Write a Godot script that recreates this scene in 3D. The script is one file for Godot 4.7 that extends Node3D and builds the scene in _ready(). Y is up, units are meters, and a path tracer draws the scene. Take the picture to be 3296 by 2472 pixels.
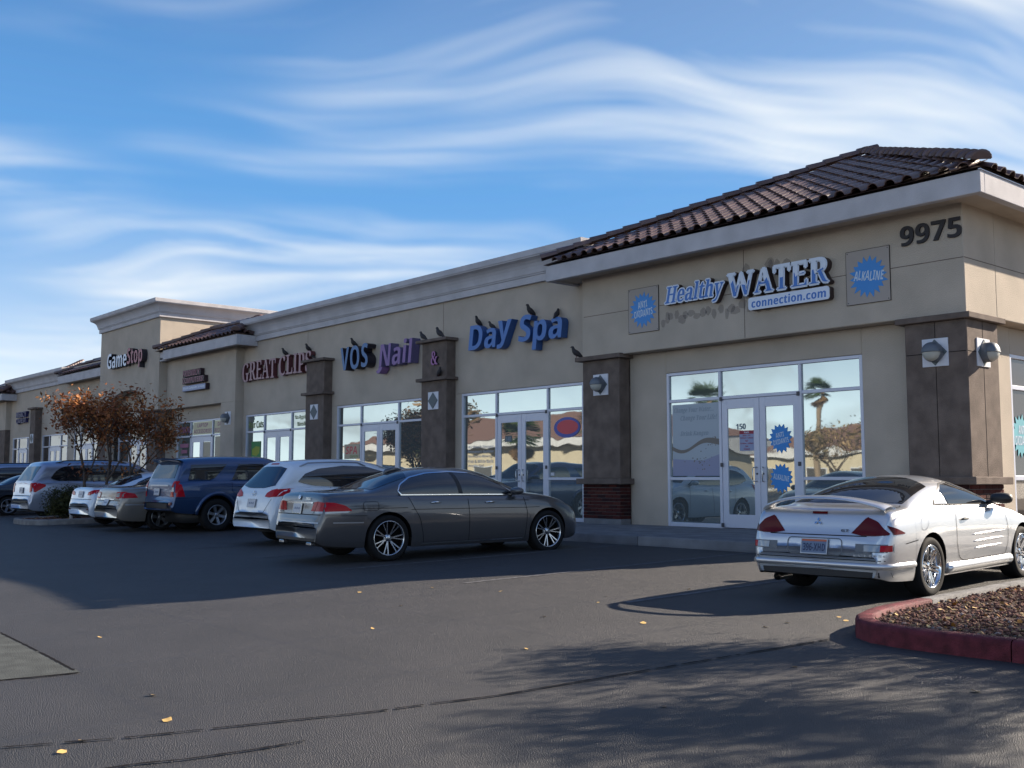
extends Node3D
# A small shopping strip with parked cars. Units are metres, y is up; the shop fronts lie near z = -16 and run along x.

const ZW := -16.26      # plane of the main wall and of the shop windows
const ZB := -15.94      # front of the pillars and of the corner beam
const ZFC := -15.96     # front of the bay with the small tiled roof
const ZGS := -15.65     # front of the tall bay

var used := {}
var M := {}
var rng := RandomNumberGenerator.new()
var glyph_cache := {}
var fonts := {}


# ------------------------------------------------------------------ mesh builder
class MB:
	var st := SurfaceTool.new()
	var tint := Color(1, 1, 1)
	var colored := false
	func _init(smooth := false, use_color := false):
		st.begin(Mesh.PRIMITIVE_TRIANGLES)
		st.set_smooth_group(0 if smooth else -1)
		colored = use_color
	func tri(a: Vector3, b: Vector3, c: Vector3):      # counter-clockwise seen from outside
		if colored:
			st.set_color(tint)
		st.add_vertex(a); st.add_vertex(c); st.add_vertex(b)
	func quad(a: Vector3, b: Vector3, c: Vector3, d: Vector3):
		tri(a, b, c); tri(a, c, d)
	func box(c: Vector3, s: Vector3, ch := 0.0):
		var h := s * 0.5
		ch = min(ch, min(h.x, min(h.y, h.z)) * 0.9)
		for ax in 3:
			var b1 := (ax + 1) % 3
			var b2 := (ax + 2) % 3
			for sg in [-1.0, 1.0]:
				var p: Array[Vector3] = []
				for k in [[-1, -1], [1, -1], [1, 1], [-1, 1]]:
					var v := Vector3.ZERO
					v[ax] = sg * h[ax]
					v[b1] = k[0] * (h[b1] - ch)
					v[b2] = k[1] * (h[b2] - ch)
					p.append(c + v)
				if sg > 0: quad(p[0], p[1], p[2], p[3])
				else: quad(p[3], p[2], p[1], p[0])
		if ch <= 0.0: return
		for ax in 3:      # chamfers along axis ax
			var b1 := (ax + 1) % 3
			var b2 := (ax + 2) % 3
			for s1 in [-1.0, 1.0]:
				for s2 in [-1.0, 1.0]:
					var q: Array[Vector3] = []
					for k in [[-1, 0], [1, 0], [1, 1], [-1, 1]]:
						var v := Vector3.ZERO
						v[ax] = k[0] * (h[ax] - ch)
						v[b1] = s1 * (h[b1] - (ch if k[1] == 1 else 0.0))
						v[b2] = s2 * (h[b2] - (ch if k[1] == 0 else 0.0))
						q.append(c + v)
					if s1 * s2 < 0: quad(q[0], q[1], q[2], q[3])
					else: quad(q[3], q[2], q[1], q[0])
		for sx in [-1.0, 1.0]:
			for sy in [-1.0, 1.0]:
				for sz in [-1.0, 1.0]:
					var a := c + Vector3(sx * h.x, sy * (h.y - ch), sz * (h.z - ch))
					var b := c + Vector3(sx * (h.x - ch), sy * h.y, sz * (h.z - ch))
					var d := c + Vector3(sx * (h.x - ch), sy * (h.y - ch), sz * h.z)
					if sx * sy * sz > 0: tri(a, b, d)
					else: tri(a, d, b)
	func span(x0: float, x1: float, y0: float, y1: float, z0: float, z1: float, ch := 0.0):
		box(Vector3((x0 + x1) / 2, (y0 + y1) / 2, (z0 + z1) / 2), Vector3(absf(x1 - x0), absf(y1 - y0), absf(z1 - z0)), ch)
	# polygon in x,y (counter-clockwise), drawn from z0 (back) to z1 (front)
	func prism(poly: PackedVector2Array, z0: float, z1: float, back := true):
		var ix := Geometry2D.triangulate_polygon(poly)
		for k in range(0, ix.size(), 3):
			var a := poly[ix[k]]
			var b := poly[ix[k + 1]]
			var c := poly[ix[k + 2]]
			if (b - a).cross(c - a) < 0:
				var t := b; b = c; c = t
			tri(Vector3(a.x, a.y, z1), Vector3(b.x, b.y, z1), Vector3(c.x, c.y, z1))
			if back: tri(Vector3(a.x, a.y, z0), Vector3(c.x, c.y, z0), Vector3(b.x, b.y, z0))
		var ccw := not Geometry2D.is_polygon_clockwise(poly)
		for k in poly.size():
			var a := poly[k]
			var b := poly[(k + 1) % poly.size()]
			if not ccw:
				var t := a; a = b; b = t
			quad(Vector3(a.x, a.y, z0), Vector3(b.x, b.y, z0), Vector3(b.x, b.y, z1), Vector3(a.x, a.y, z1))
	# rows of points joined into a skin; each row has the same count
	func skin(rows: Array, close := false):
		for i in rows.size() - 1:
			var a: PackedVector3Array = rows[i]
			var b: PackedVector3Array = rows[i + 1]
			var n := a.size()
			for j in (n if close else n - 1):
				var k := (j + 1) % n
				quad(a[j], a[k], b[k], b[j])
	func tube(path: Array, radii: Array, segs := 8, caps := true, flat := 1.0):
		var rows := []
		for i in path.size():
			var d: Vector3 = (path[min(i + 1, path.size() - 1)] - path[max(i - 1, 0)]).normalized()
			var up := Vector3.UP if absf(d.y) < 0.95 else Vector3.RIGHT
			var sx := d.cross(up).normalized()
			var sy := sx.cross(d).normalized()
			var r := PackedVector3Array()
			for k in segs:
				var t := TAU * k / segs
				r.append(path[i] + (sx * cos(t) + sy * sin(t) * flat) * radii[i])
			rows.append(r)
		for i in rows.size() - 1:
			for j in segs:
				var k := (j + 1) % segs
				quad(rows[i][j], rows[i][k], rows[i + 1][k], rows[i + 1][j])
		if caps:
			for j in range(1, segs - 1):
				tri(rows[0][0], rows[0][j + 1], rows[0][j])
				var e = rows[-1]
				tri(e[0], e[j], e[j + 1])
	# profile of (radius, height) turned about the axis `ax` through c
	func lathe(prof: Array, c: Vector3, ax: Vector3, segs := 24):
		var s := ax.cross(Vector3.UP if absf(ax.y) < 0.9 else Vector3.RIGHT).normalized()
		var t := ax.cross(s).normalized()
		var rows := []
		for p in prof:
			var r := PackedVector3Array()
			for k in segs + 1:
				var a := TAU * (k % segs) / segs
				r.append(c + ax * p[1] + (s * cos(a) + t * sin(a)) * p[0])
			rows.append(r)
		skin(rows)
	func mesh(normals := true) -> ArrayMesh:
		if normals: st.generate_normals()
		return st.commit()


# ------------------------------------------------------------------ scene tree helpers
func numbered(called: String) -> String:
	if not used.has(called):
		used[called] = 0
		return called
	used[called] += 1
	return "%s_%03d" % [called, used[called]]

func tag(o: Node3D, label: String, category := "", group := "", kind := ""):
	if label: o.set_meta("label", label)
	if category: o.set_meta("category", category)
	if group: o.set_meta("group", group)
	if kind: o.set_meta("kind", kind)

func thing(called: String, label: String, category: String, at := Vector3.ZERO, turn := 0.0, group := "", kind := "") -> Node3D:
	var o := Node3D.new()
	o.name = numbered(called)
	add_child(o)
	o.position = at
	o.rotation.y = turn
	tag(o, label, category, group, kind)
	return o

func part(parent: Node, called: String, mesh, m: Material, at := Vector3.ZERO, label := "") -> MeshInstance3D:
	var o := MeshInstance3D.new()
	o.mesh = mesh.mesh() if mesh is MB else mesh
	o.name = called if parent != self else numbered(called)
	if m: o.material_override = m
	o.position = at
	parent.add_child(o, true)
	if label: o.set_meta("label", label)
	return o

func group_part(parent: Node, called: String, at := Vector3.ZERO) -> Node3D:
	var o := Node3D.new()
	o.name = called
	o.position = at
	parent.add_child(o, true)
	return o

func struct(called: String, mesh, m: Material) -> MeshInstance3D:
	var o := part(self, called, mesh, m)
	o.set_meta("kind", "structure")
	return o


# ------------------------------------------------------------------ materials
func lin(r: float, g: float, b: float) -> Color:
	return Color(r, g, b).linear_to_srgb()

func mat(called: String, c: Color, rough := 0.7, metal := 0.0, spec := 0.5) -> StandardMaterial3D:
	var m := StandardMaterial3D.new()
	m.resource_name = called
	m.albedo_color = c
	m.roughness = rough
	m.metallic = metal
	m.metallic_specular = spec
	M[called] = m
	return m

func noise_tex(freq: float, sd: int, lo: Color, hi: Color, size := 512, oct := 4, normal := 0.0, kind := FastNoiseLite.TYPE_SIMPLEX_SMOOTH, mid := -1.0) -> NoiseTexture2D:
	var n := FastNoiseLite.new()
	n.noise_type = kind
	n.seed = sd
	n.frequency = freq
	n.fractal_octaves = oct
	var t := NoiseTexture2D.new()
	t.width = size; t.height = size
	t.seamless = true
	t.noise = n
	if normal > 0.0:
		t.as_normal_map = true
		t.bump_strength = normal
	else:
		var g := Gradient.new()
		g.set_color(0, lo); g.set_color(1, hi)
		if mid >= 0.0:
			g.set_offset(0, mid - 0.12); g.set_offset(1, mid + 0.12)
		t.color_ramp = g
	return t

# a rough mineral surface: fine grain, broad uneven tone, relief; mapped by world position
func mineral(called: String, c: Color, rough: float, grain: float, span_m: float, bump: float, broad: float, broad_m: float, sd: int) -> StandardMaterial3D:
	var m := mat(called, c, rough, 0.0, 0.35)
	m.uv1_triplanar = true; m.uv1_world_triplanar = true
	m.uv1_scale = Vector3.ONE / span_m
	m.albedo_texture = noise_tex(0.18, sd, Color.from_hsv(0, 0, 1.0 - grain), Color(1, 1, 1), 512, 3)
	if bump > 0:
		m.normal_enabled = true
		m.normal_texture = noise_tex(0.12, sd + 1, Color(), Color(), 512, 3, 6.0)
		m.normal_scale = bump
	if broad > 0:
		m.detail_enabled = true
		m.detail_blend_mode = BaseMaterial3D.BLEND_MODE_MUL
		m.detail_uv_layer = BaseMaterial3D.DETAIL_UV_2
		m.uv2_triplanar = true; m.uv2_world_triplanar = true
		m.uv2_scale = Vector3.ONE / broad_m
		m.detail_albedo = noise_tex(0.012, sd + 2, Color.from_hsv(0, 0, 1.0 - broad), Color(1, 1, 1), 512, 5)
	return m

func make_materials():
	mineral("stucco", lin(0.64, 0.55, 0.45), 0.92, 0.16, 1.1, 0.55, 0.10, 7.0, 11)
	mineral("stucco_trim", lin(0.66, 0.64, 0.66), 0.9, 0.12, 1.1, 0.45, 0.12, 5.0, 15)
	mineral("stucco_brown", lin(0.25, 0.195, 0.165), 0.92, 0.2, 1.0, 0.55, 0.22, 2.6, 19)
	mineral("stucco_far", lin(0.52, 0.44, 0.33), 0.92, 0.1, 1.1, 0.0, 0.08, 9.0, 23)
	mineral("concrete", lin(0.30, 0.30, 0.31), 0.9, 0.22, 1.3, 0.4, 0.22, 3.1, 27)
	mineral("kerb", lin(0.36, 0.35, 0.34), 0.9, 0.22, 0.9, 0.5, 0.3, 1.7, 31)
	mineral("kerb_red", lin(0.26, 0.045, 0.06), 0.75, 0.25, 0.8, 0.5, 0.42, 0.9, 35)
	mineral("slab", lin(0.115, 0.125, 0.12), 0.9, 0.25, 0.9, 0.4, 0.25, 1.7, 39)
	mineral("soil", lin(0.13, 0.07, 0.055), 0.95, 0.5, 0.5, 1.0, 0.3, 1.3, 43)
	mineral("line_paint", lin(0.36, 0.36, 0.38), 0.8, 0.55, 0.35, 0.3, 0.4, 0.9, 47)
	var a := mineral("asphalt", lin(0.062, 0.056, 0.057), 0.62, 0.55, 0.9, 1.2, 0.3, 6.3, 51)
	a.albedo_texture = noise_tex(0.2, 51, Color(0.35, 0.35, 0.36), Color(1.0, 1.0, 1.0), 1024, 2)
	a.normal_texture = noise_tex(0.16, 52, Color(), Color(), 1024, 3, 8.0)
	a.uv1_scale = Vector3.ONE / 1.7
	a.metallic_specular = 0.6
	mineral("earth", lin(0.16, 0.12, 0.085), 0.95, 0.2, 3.0, 0.0, 0.3, 30.0, 55)
	for i in 4:
		var v: float = [1.0, 0.78, 1.2, 0.9][i]
		var t := mineral("tile_%d" % i, lin(0.21 * v, 0.125 * v, 0.11 * v), 0.45, 0.3, 0.5, 0.3, 0.25, 1.1, 60 + i)
		t.metallic_specular = 0.5
		var b := mineral("brick_%d" % i, [lin(0.13, 0.035, 0.03), lin(0.09, 0.028, 0.027), lin(0.16, 0.05, 0.038), lin(0.06, 0.025, 0.028)][i], 0.9, 0.4, 0.3, 0.8, 0.0, 1.0, 70 + i)
		b.metallic_specular = 0.3
	mineral("mortar", lin(0.2, 0.18, 0.17), 0.95, 0.3, 0.3, 0.5, 0.0, 1.0, 76)
	mineral("tile_pink", lin(0.34, 0.19, 0.15), 0.8, 0.3, 0.8, 0.3, 0.2, 2.5, 79)
	mat("frame", lin(0.56, 0.58, 0.66), 0.42, 0.15, 0.5)
	mat("rubber", lin(0.012, 0.012, 0.013), 0.8, 0.0, 0.3)
	mat("seam", lin(0.012, 0.011, 0.012), 0.95, 0.0, 0.2)
	mat("gap", lin(0.006, 0.006, 0.007), 0.9, 0.0, 0.2)
	mat("steel", lin(0.5, 0.5, 0.5), 0.3, 1.0)
	mat("dark_metal", lin(0.07, 0.07, 0.08), 0.5, 0.3)
	mat("lamp_grey", lin(0.13, 0.145, 0.165), 0.5, 0.3)
	var lens := mat("lamp_lens", lin(0.42, 0.42, 0.38), 0.3)
	lens.metallic_specular = 0.6
	mat("plaque_white", lin(0.62, 0.63, 0.68), 0.55)
	mat("plaque_grey", lin(0.10, 0.125, 0.135), 0.6)
	var g := mat("pane", lin(0.40, 0.455, 0.45), 0.015, 0.82, 0.5)
	g.normal_enabled = true
	g.uv1_triplanar = true; g.uv1_world_triplanar = true
	g.uv1_scale = Vector3.ONE / 3.2
	g.normal_texture = noise_tex(0.009, 91, Color(), Color(), 256, 2, 3.0)
	g.normal_scale = 0.05
	var gd := mat("pane_dark", lin(0.10, 0.09, 0.085), 0.03, 0.35, 0.9)
	mat("interior_dark", lin(0.02, 0.02, 0.022), 0.8)
	# cars
	var car_glass := mat("car_glass", lin(0.012, 0.014, 0.018), 0.03, 0.0, 0.8)
	mat("chrome", lin(0.72, 0.73, 0.75), 0.12, 1.0)
	mat("alloy", lin(0.5, 0.52, 0.56), 0.22, 1.0)
	mat("alloy_dull", lin(0.34, 0.36, 0.4), 0.35, 0.9)
	var tl := mat("tail_red", lin(0.40, 0.006, 0.014), 0.12, 0.0, 0.3)
	var td := mat("tail_dark", lin(0.10, 0.006, 0.007), 0.1, 0.0, 0.35)
	mat("lamp_clear", lin(0.30, 0.32, 0.35), 0.12, 0.3, 0.6)
	mat("amber", lin(0.6, 0.2, 0.03), 0.1, 0.0, 0.7)
	mat("plate_blue", lin(0.12, 0.17, 0.27), 0.4)
	mat("plate_white", lin(0.5, 0.52, 0.56), 0.45)
	mat("plate_ink", lin(0.015, 0.03, 0.09), 0.5)
	mat("plate_sunset", lin(0.5, 0.12, 0.06), 0.5)
	mat("black_plastic", lin(0.018, 0.018, 0.02), 0.55)
	paint("paint_silver", lin(0.58, 0.59, 0.61), 0.75, 0.34)
	paint("paint_grey", lin(0.085, 0.083, 0.088), 0.5, 0.3)
	paint("paint_white", lin(0.66, 0.70, 0.74), 0.0, 0.35)
	paint("paint_blue", lin(0.022, 0.055, 0.14), 0.45, 0.32)
	paint("paint_tan", lin(0.24, 0.21, 0.18), 0.5, 0.32)
	paint("paint_pearl", lin(0.60, 0.66, 0.74), 0.1, 0.3)
	paint("paint_van", lin(0.33, 0.37, 0.47), 0.55, 0.32)
	paint("paint_dark", lin(0.02, 0.022, 0.03), 0.3, 0.3)
	# signs
	mat("sign_blue", lin(0.035, 0.16, 0.50), 0.45)
	mat("sign_white", lin(0.62, 0.68, 0.78), 0.4)
	mat("return_brown", lin(0.035, 0.018, 0.018), 0.5)
	mat("burst_blue", lin(0.03, 0.23, 0.60), 0.5)
	mat("burst_text", lin(0.52, 0.62, 0.72), 0.5)
	mat("burst_teal", lin(0.09, 0.35, 0.42), 0.5)
	mat("panel_tan", lin(0.36, 0.315, 0.28), 0.7)
	mat("number_black", lin(0.012, 0.009, 0.012), 0.6)
	mat("spa_blue", lin(0.055, 0.165, 0.44), 0.5)
	mat("spa_return", lin(0.03, 0.09, 0.27), 0.5)
	mat("vos_blue", lin(0.06, 0.155, 0.33), 0.5)
	mat("vos_return", lin(0.015, 0.012, 0.022), 0.5)
	mat("nail_purple", lin(0.21, 0.11, 0.30), 0.5)
	mat("nail_return", lin(0.13, 0.11, 0.23), 0.5)
	mat("amp_pink", lin(0.32, 0.11, 0.29), 0.5)
	mat("clips_face", lin(0.33, 0.19, 0.21), 0.5)
	mat("clips_return", lin(0.10, 0.025, 0.03), 0.5)
	mat("game_white", lin(0.60, 0.66, 0.76), 0.4)
	mat("game_red", lin(0.28, 0.045, 0.08), 0.45)
	mat("game_return", lin(0.02, 0.018, 0.025), 0.5)
	mat("friendly_red", lin(0.27, 0.09, 0.13), 0.5)
	mat("friendly_back", lin(0.03, 0.012, 0.02), 0.5)
	mat("friendly_box", lin(0.27, 0.31, 0.46), 0.5)
	mat("far_blue", lin(0.025, 0.025, 0.11), 0.5)
	mat("vinyl_white", lin(0.55, 0.56, 0.6), 0.6)
	mat("vinyl_grey", lin(0.22, 0.27, 0.31), 0.6)
	mat("vinyl_red", lin(0.30, 0.03, 0.05), 0.6)
	mat("vinyl_mauve", lin(0.32, 0.12, 0.2), 0.6)
	mat("vinyl_green", lin(0.20, 0.26, 0.09), 0.6)
	mat("poster_yellow", lin(0.62, 0.56, 0.36), 0.6)
	mat("poster_tan", lin(0.48, 0.41, 0.29), 0.6)
	mat("poster_green", lin(0.04, 0.24, 0.07), 0.6)
	mat("poster_lime", lin(0.30, 0.36, 0.03), 0.6)
	mat("poster_ice", lin(0.33, 0.39, 0.44), 0.35)
	mat("poster_brown", lin(0.17, 0.15, 0.13), 0.5)
	mat("poster_violet", lin(0.24, 0.26, 0.38), 0.4)
	mat("open_blue", lin(0.05, 0.08, 0.35), 0.4)
	mat("open_red", lin(0.55, 0.05, 0.07), 0.4)
	# birds and plants
	mat("pigeon", lin(0.028, 0.025, 0.028), 0.7)
	mat("bird_leg", lin(0.12, 0.03, 0.03), 0.7)
	mat("bark", lin(0.085, 0.062, 0.05), 0.95)
	mat("palm_trunk", lin(0.20, 0.145, 0.10), 0.95)
	for q in [["leaf", 1], ["palm_leaf", 1]]:
		var m := mat(q[0], Color(1, 1, 1), 0.6, 0.0, 0.35)
		m.vertex_color_use_as_albedo = true
		m.cull_mode = BaseMaterial3D.CULL_DISABLED
		m.backlight_enabled = true
		m.backlight = Color(0.5, 0.5, 0.5)
	var gm := mat("gravel", Color(1, 1, 1), 0.9, 0.0, 0.3)
	gm.vertex_color_use_as_albedo = true
	mat("fallen_leaf", lin(0.55, 0.36, 0.12), 0.7)
	mat("cup_white", lin(0.7, 0.7, 0.72), 0.5)

func paint(called: String, c: Color, metal: float, rough: float):
	var m := mat(called, c, rough, metal, 0.5)
	m.clearcoat_enabled = true
	m.clearcoat = 1.0
	m.clearcoat_roughness = 0.03


# ------------------------------------------------------------------ lettering
func font_of(kind: String) -> Font:
	if not fonts.has(kind):
		var f := SystemFont.new()
		f.font_names = PackedStringArray(["Droid Serif" if kind.begins_with("serif") else "Droid Sans"])
		f.font_weight = 400 if kind.ends_with("thin") else 700
		fonts[kind] = f
	return fonts[kind]

# triangles and closed outlines of one character; the em is 1 unit
func glyph(ch: String, kind: String) -> Dictionary:
	var key := ch + kind
	if glyph_cache.has(key): return glyph_cache[key]
	var t := TextMesh.new()
	t.font = font_of(kind); t.text = ch; t.depth = 0.0
	t.font_size = 100; t.pixel_size = 0.01; t.curve_step = 3.0
	t.horizontal_alignment = HORIZONTAL_ALIGNMENT_LEFT
	t.vertical_alignment = VERTICAL_ALIGNMENT_BOTTOM
	var tris := PackedVector2Array()
	var edges := {}
	if t.get_surface_count() > 0:
		var vs: PackedVector3Array = t.surface_get_arrays(0)[0]
		for k in range(0, vs.size() - 2, 3):
			var p := [Vector2(vs[k].x, vs[k].y), Vector2(vs[k + 1].x, vs[k + 1].y), Vector2(vs[k + 2].x, vs[k + 2].y)]
			if (p[1] - p[0]).cross(p[2] - p[0]) < 0: p.reverse()
			tris.append_array(PackedVector2Array(p))
			for j in 3:
				var a: Vector2 = (p[j] * 4000).round()
				var b: Vector2 = (p[(j + 1) % 3] * 4000).round()
				if edges.has([b, a]): edges.erase([b, a])
				else: edges[[a, b]] = true
	var nxt := {}
	for e in edges: nxt[e[0]] = e[1]
	var loops := []
	while nxt.size() > 0:
		var s: Vector2 = nxt.keys()[0]
		var cur := s
		var loop := PackedVector2Array()
		while nxt.has(cur):
			loop.append(cur / 4000)
			var n: Vector2 = nxt[cur]
			nxt.erase(cur)
			cur = n
		if loop.size() > 2: loops.append(loop)
	var g := {"tris": tris, "loops": loops, "adv": font_of(kind).get_char_size(ch.unicode_at(0), 100).x * 0.01}
	glyph_cache[key] = g
	return g

# the characters of a line of text fitted to the rectangle (x0, y0) - (x1, y1); shear leans them, lift moves single ones
func set_line(text: String, kind: String, r: Rect2, shear := 0.0, lift := [], track := 0.0) -> Array:
	var pen := 0.0
	var items := []
	var lo := Vector2(1e9, 1e9)
	var hi := Vector2(-1e9, -1e9)
	for i in text.length():
		var g := glyph(text[i], kind)
		items.append([g, pen, text[i]])
		for loop in g.loops:
			for p in loop:
				lo = lo.min(p + Vector2(pen, 0)); hi = hi.max(p + Vector2(pen, 0))
		pen += g.adv + track
	var out := []
	var sc := r.size / (hi - lo)
	for i in items.size():
		var it = items[i]
		if it[0].loops.is_empty(): continue
		var dy: float = lift[i] if i < lift.size() else 0.0
		var f := func(p: Vector2) -> Vector2:
			var q: Vector2 = (p + Vector2(it[1], 0) - lo) * sc
			return r.position + Vector2(q.x + q.y * shear, q.y + dy)
		var tr := PackedVector2Array()
		for p in it[0].tris: tr.append(f.call(p))
		var lp := []
		for loop in it[0].loops:
			var l2 := PackedVector2Array()
			for p in loop: l2.append(f.call(p))
			lp.append(l2)
		out.append({"ch": it[2], "tris": tr, "loops": lp})
	return out

# a letter as a solid with its front at z1; surface 0 is the face, surface 1 the returns
func letter_mesh(l: Dictionary, z0: float, z1: float, turn := 0.0, about := Vector2.ZERO) -> ArrayMesh:
	var face := MB.new()
	var side := MB.new()
	var f := func(p: Vector2, z: float) -> Vector3:
		var q := (p - about).rotated(turn) + about if turn != 0.0 else p
		return Vector3(q.x, q.y, z)
	var t: PackedVector2Array = l.tris
	for k in range(0, t.size(), 3):
		face.tri(f.call(t[k], z1), f.call(t[k + 1], z1), f.call(t[k + 2], z1))
	if z1 - z0 > 0.0:
		for loop in l.loops:
			for k in loop.size():
				var a: Vector2 = loop[k]
				var b: Vector2 = loop[(k + 1) % loop.size()]
				side.quad(f.call(a, z0), f.call(b, z0), f.call(b, z1), f.call(a, z1))
	face.st.generate_normals(); side.st.generate_normals()
	var m := face.st.commit()
	if z1 - z0 > 0.0: side.st.commit(m)
	return m

func add_letters(parent: Node, called: String, ls: Array, z0: float, z1: float, face: Material, side: Material, turn := 0.0, about := Vector2.ZERO):
	for l in ls:
		var m := letter_mesh(l, z0, z1, turn, about)
		m.surface_set_material(0, face)
		if m.get_surface_count() > 1: m.surface_set_material(1, side)
		part(parent, called, m, null)

# a whole line as one flat mesh (vinyl, print)
func add_print(parent: Node, called: String, lines: Array, z0: float, z1: float, m: Material, turn := 0.0, about := Vector2.ZERO):
	var b := MB.new()
	for ls in lines:
		for l in ls:
			var t: PackedVector2Array = l.tris
			for k in range(0, t.size(), 3):
				var v := []
				for j in 3:
					var q: Vector2 = (t[k + j] - about).rotated(turn) + about
					v.append(Vector3(q.x, q.y, z1))
				b.tri(v[0], v[1], v[2])
	return part(parent, called, b, m)

func outer_of(l: Dictionary, grow: float) -> Array:
	var res := []
	for loop in l.loops:
		if not Geometry2D.is_polygon_clockwise(loop):
			for p in Geometry2D.offset_polygon(loop, grow, Geometry2D.JOIN_ROUND):
				if not Geometry2D.is_polygon_clockwise(p): res.append(p)
	return res

func burst(c: Vector2, rx: float, ry: float, n: int, inner: float, sd: int) -> PackedVector2Array:
	var r := RandomNumberGenerator.new()
	r.seed = sd
	var p := PackedVector2Array()
	for i in n * 2:
		var a := TAU * (i + 0.4) / (n * 2)
		var k := (1.0 - r.randf() * 0.1) if i % 2 == 0 else inner + r.randf() * 0.05
		p.append(c + Vector2(cos(a) * rx, sin(a) * ry) * k)
	return p

func rounded(r: Rect2, rad: float) -> PackedVector2Array:
	var p := PackedVector2Array()
	for q in [[r.end.x - rad, r.position.y + rad, -90], [r.end.x - rad, r.end.y - rad, 0], [r.position.x + rad, r.end.y - rad, 90], [r.position.x + rad, r.position.y + rad, 180]]:
		for k in 5:
			var a := deg_to_rad(q[2] + k * 22.5)
			p.append(Vector2(q[0] + cos(a) * rad, q[1] + sin(a) * rad))
	return p


# ------------------------------------------------------------------ sky
func sky_row_into(y: int, w: int, h: int, noises: Array, data: PackedByteArray):
	var el := PI / 2 - (y + 0.5) / h * PI
	var se := sin(el)
	var ce := cos(el)
	var sun := Vector3(0.62, 1.0, -1.87).normalized()
	if se < 0.0:
		data.fill(95)
		return
	for x in w:
		var az := (x + 0.5) / w * TAU
		var d := Vector3(sin(az) * ce, se, -cos(az) * ce)
		var c: Vector3
		if se < 0.0:
			c = Vector3(0.30, 0.30, 0.31)
		else:
			var t := clampf(se / 0.62, 0, 1)
			var zen := Vector3(0.035, 0.125, 0.38)
			var mid := Vector3(0.14, 0.38, 0.76)
			var hor := Vector3(0.84, 0.93, 0.96) * (1.0 + 1.5 * smoothstep(-0.5, 0.9, d.z / maxf(ce, 0.01)))  # low sky behind the camera brightened for more fill on the shaded walls
			c = hor.lerp(mid, smoothstep(0.0, 0.52, pow(t, 0.8))).lerp(zen, smoothstep(0.34, 1.0, t))
			var cs := d.dot(sun)
			c += Vector3(0.60, 0.60, 0.55) * pow(maxf(cs, 0.0), 5.0) * 0.5
			# thin cirrus, drawn out in one direction high above the ground
			var k := 1.0 / (se + 0.14)
			var px := d.x * k
			var pz := d.z * k
			var u := px * 0.45 - pz * 0.89
			var v := px * 0.89 + pz * 0.45
			var w1: float = noises[1].get_noise_2d(u * 0.35 + 9.0, v * 0.35)
			var w2: float = noises[1].get_noise_2d(u * 0.9, v * 0.9 + 40.0)
			v += w1 * 0.55 + w2 * 0.10
			u += w2 * 0.2
			var big: float = noises[0].get_noise_2d(u * 0.42 + 3.0, v * 0.75)
			var st: float = noises[2].get_noise_2d(u * 0.55, v * 3.2)
			var fine: float = noises[3].get_noise_2d(u * 1.6, v * 10.0)
			var veil := smoothstep(-0.35, 0.5, big)
			var cover := veil * clampf(0.40 + 0.95 * st + 0.30 * fine, 0.0, 1.2) + 0.10 * veil
			cover *= lerpf(1.0, 0.72, t) * (1.0 - 0.6 * smoothstep(0.55, 0.85, se))
			c = c.lerp(Vector3(0.88, 0.93, 0.96), clampf(cover, 0, 0.80))
		var o := x * 3
		for j in 3:
			var l := clampf(c[j] * 0.4, 0, 1)
			data[o + j] = int(clampf((1.055 * pow(l, 1.0 / 2.4) - 0.055) * 255.0 + 0.5, 0, 255))

func make_sky() -> PanoramaSkyMaterial:
	var w := 2560
	var h := 1280
	var ns := []
	for q in [[7, 1.0, 4], [21, 0.9, 3], [33, 1.0, 5], [45, 1.0, 3]]:
		var n := FastNoiseLite.new()
		n.noise_type = FastNoiseLite.TYPE_SIMPLEX_SMOOTH
		n.seed = q[0]; n.frequency = q[1]; n.fractal_octaves = q[2]
		ns.append(n)
	var rows := []
	rows.resize(h)
	var band := func(i: int):
		var tmp := PackedByteArray()
		tmp.resize(w * 3)
		sky_row_into(i, w, h, ns, tmp)
		rows[i] = tmp
	var id := WorkerThreadPool.add_group_task(band, h)
	WorkerThreadPool.wait_for_group_task_completion(id)
	var data := PackedByteArray()
	for r in rows: data.append_array(r)
	var m := PanoramaSkyMaterial.new()
	m.panorama = ImageTexture.create_from_image(Image.create_from_data(w, h, false, Image.FORMAT_RGB8, data))
	return m

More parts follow.
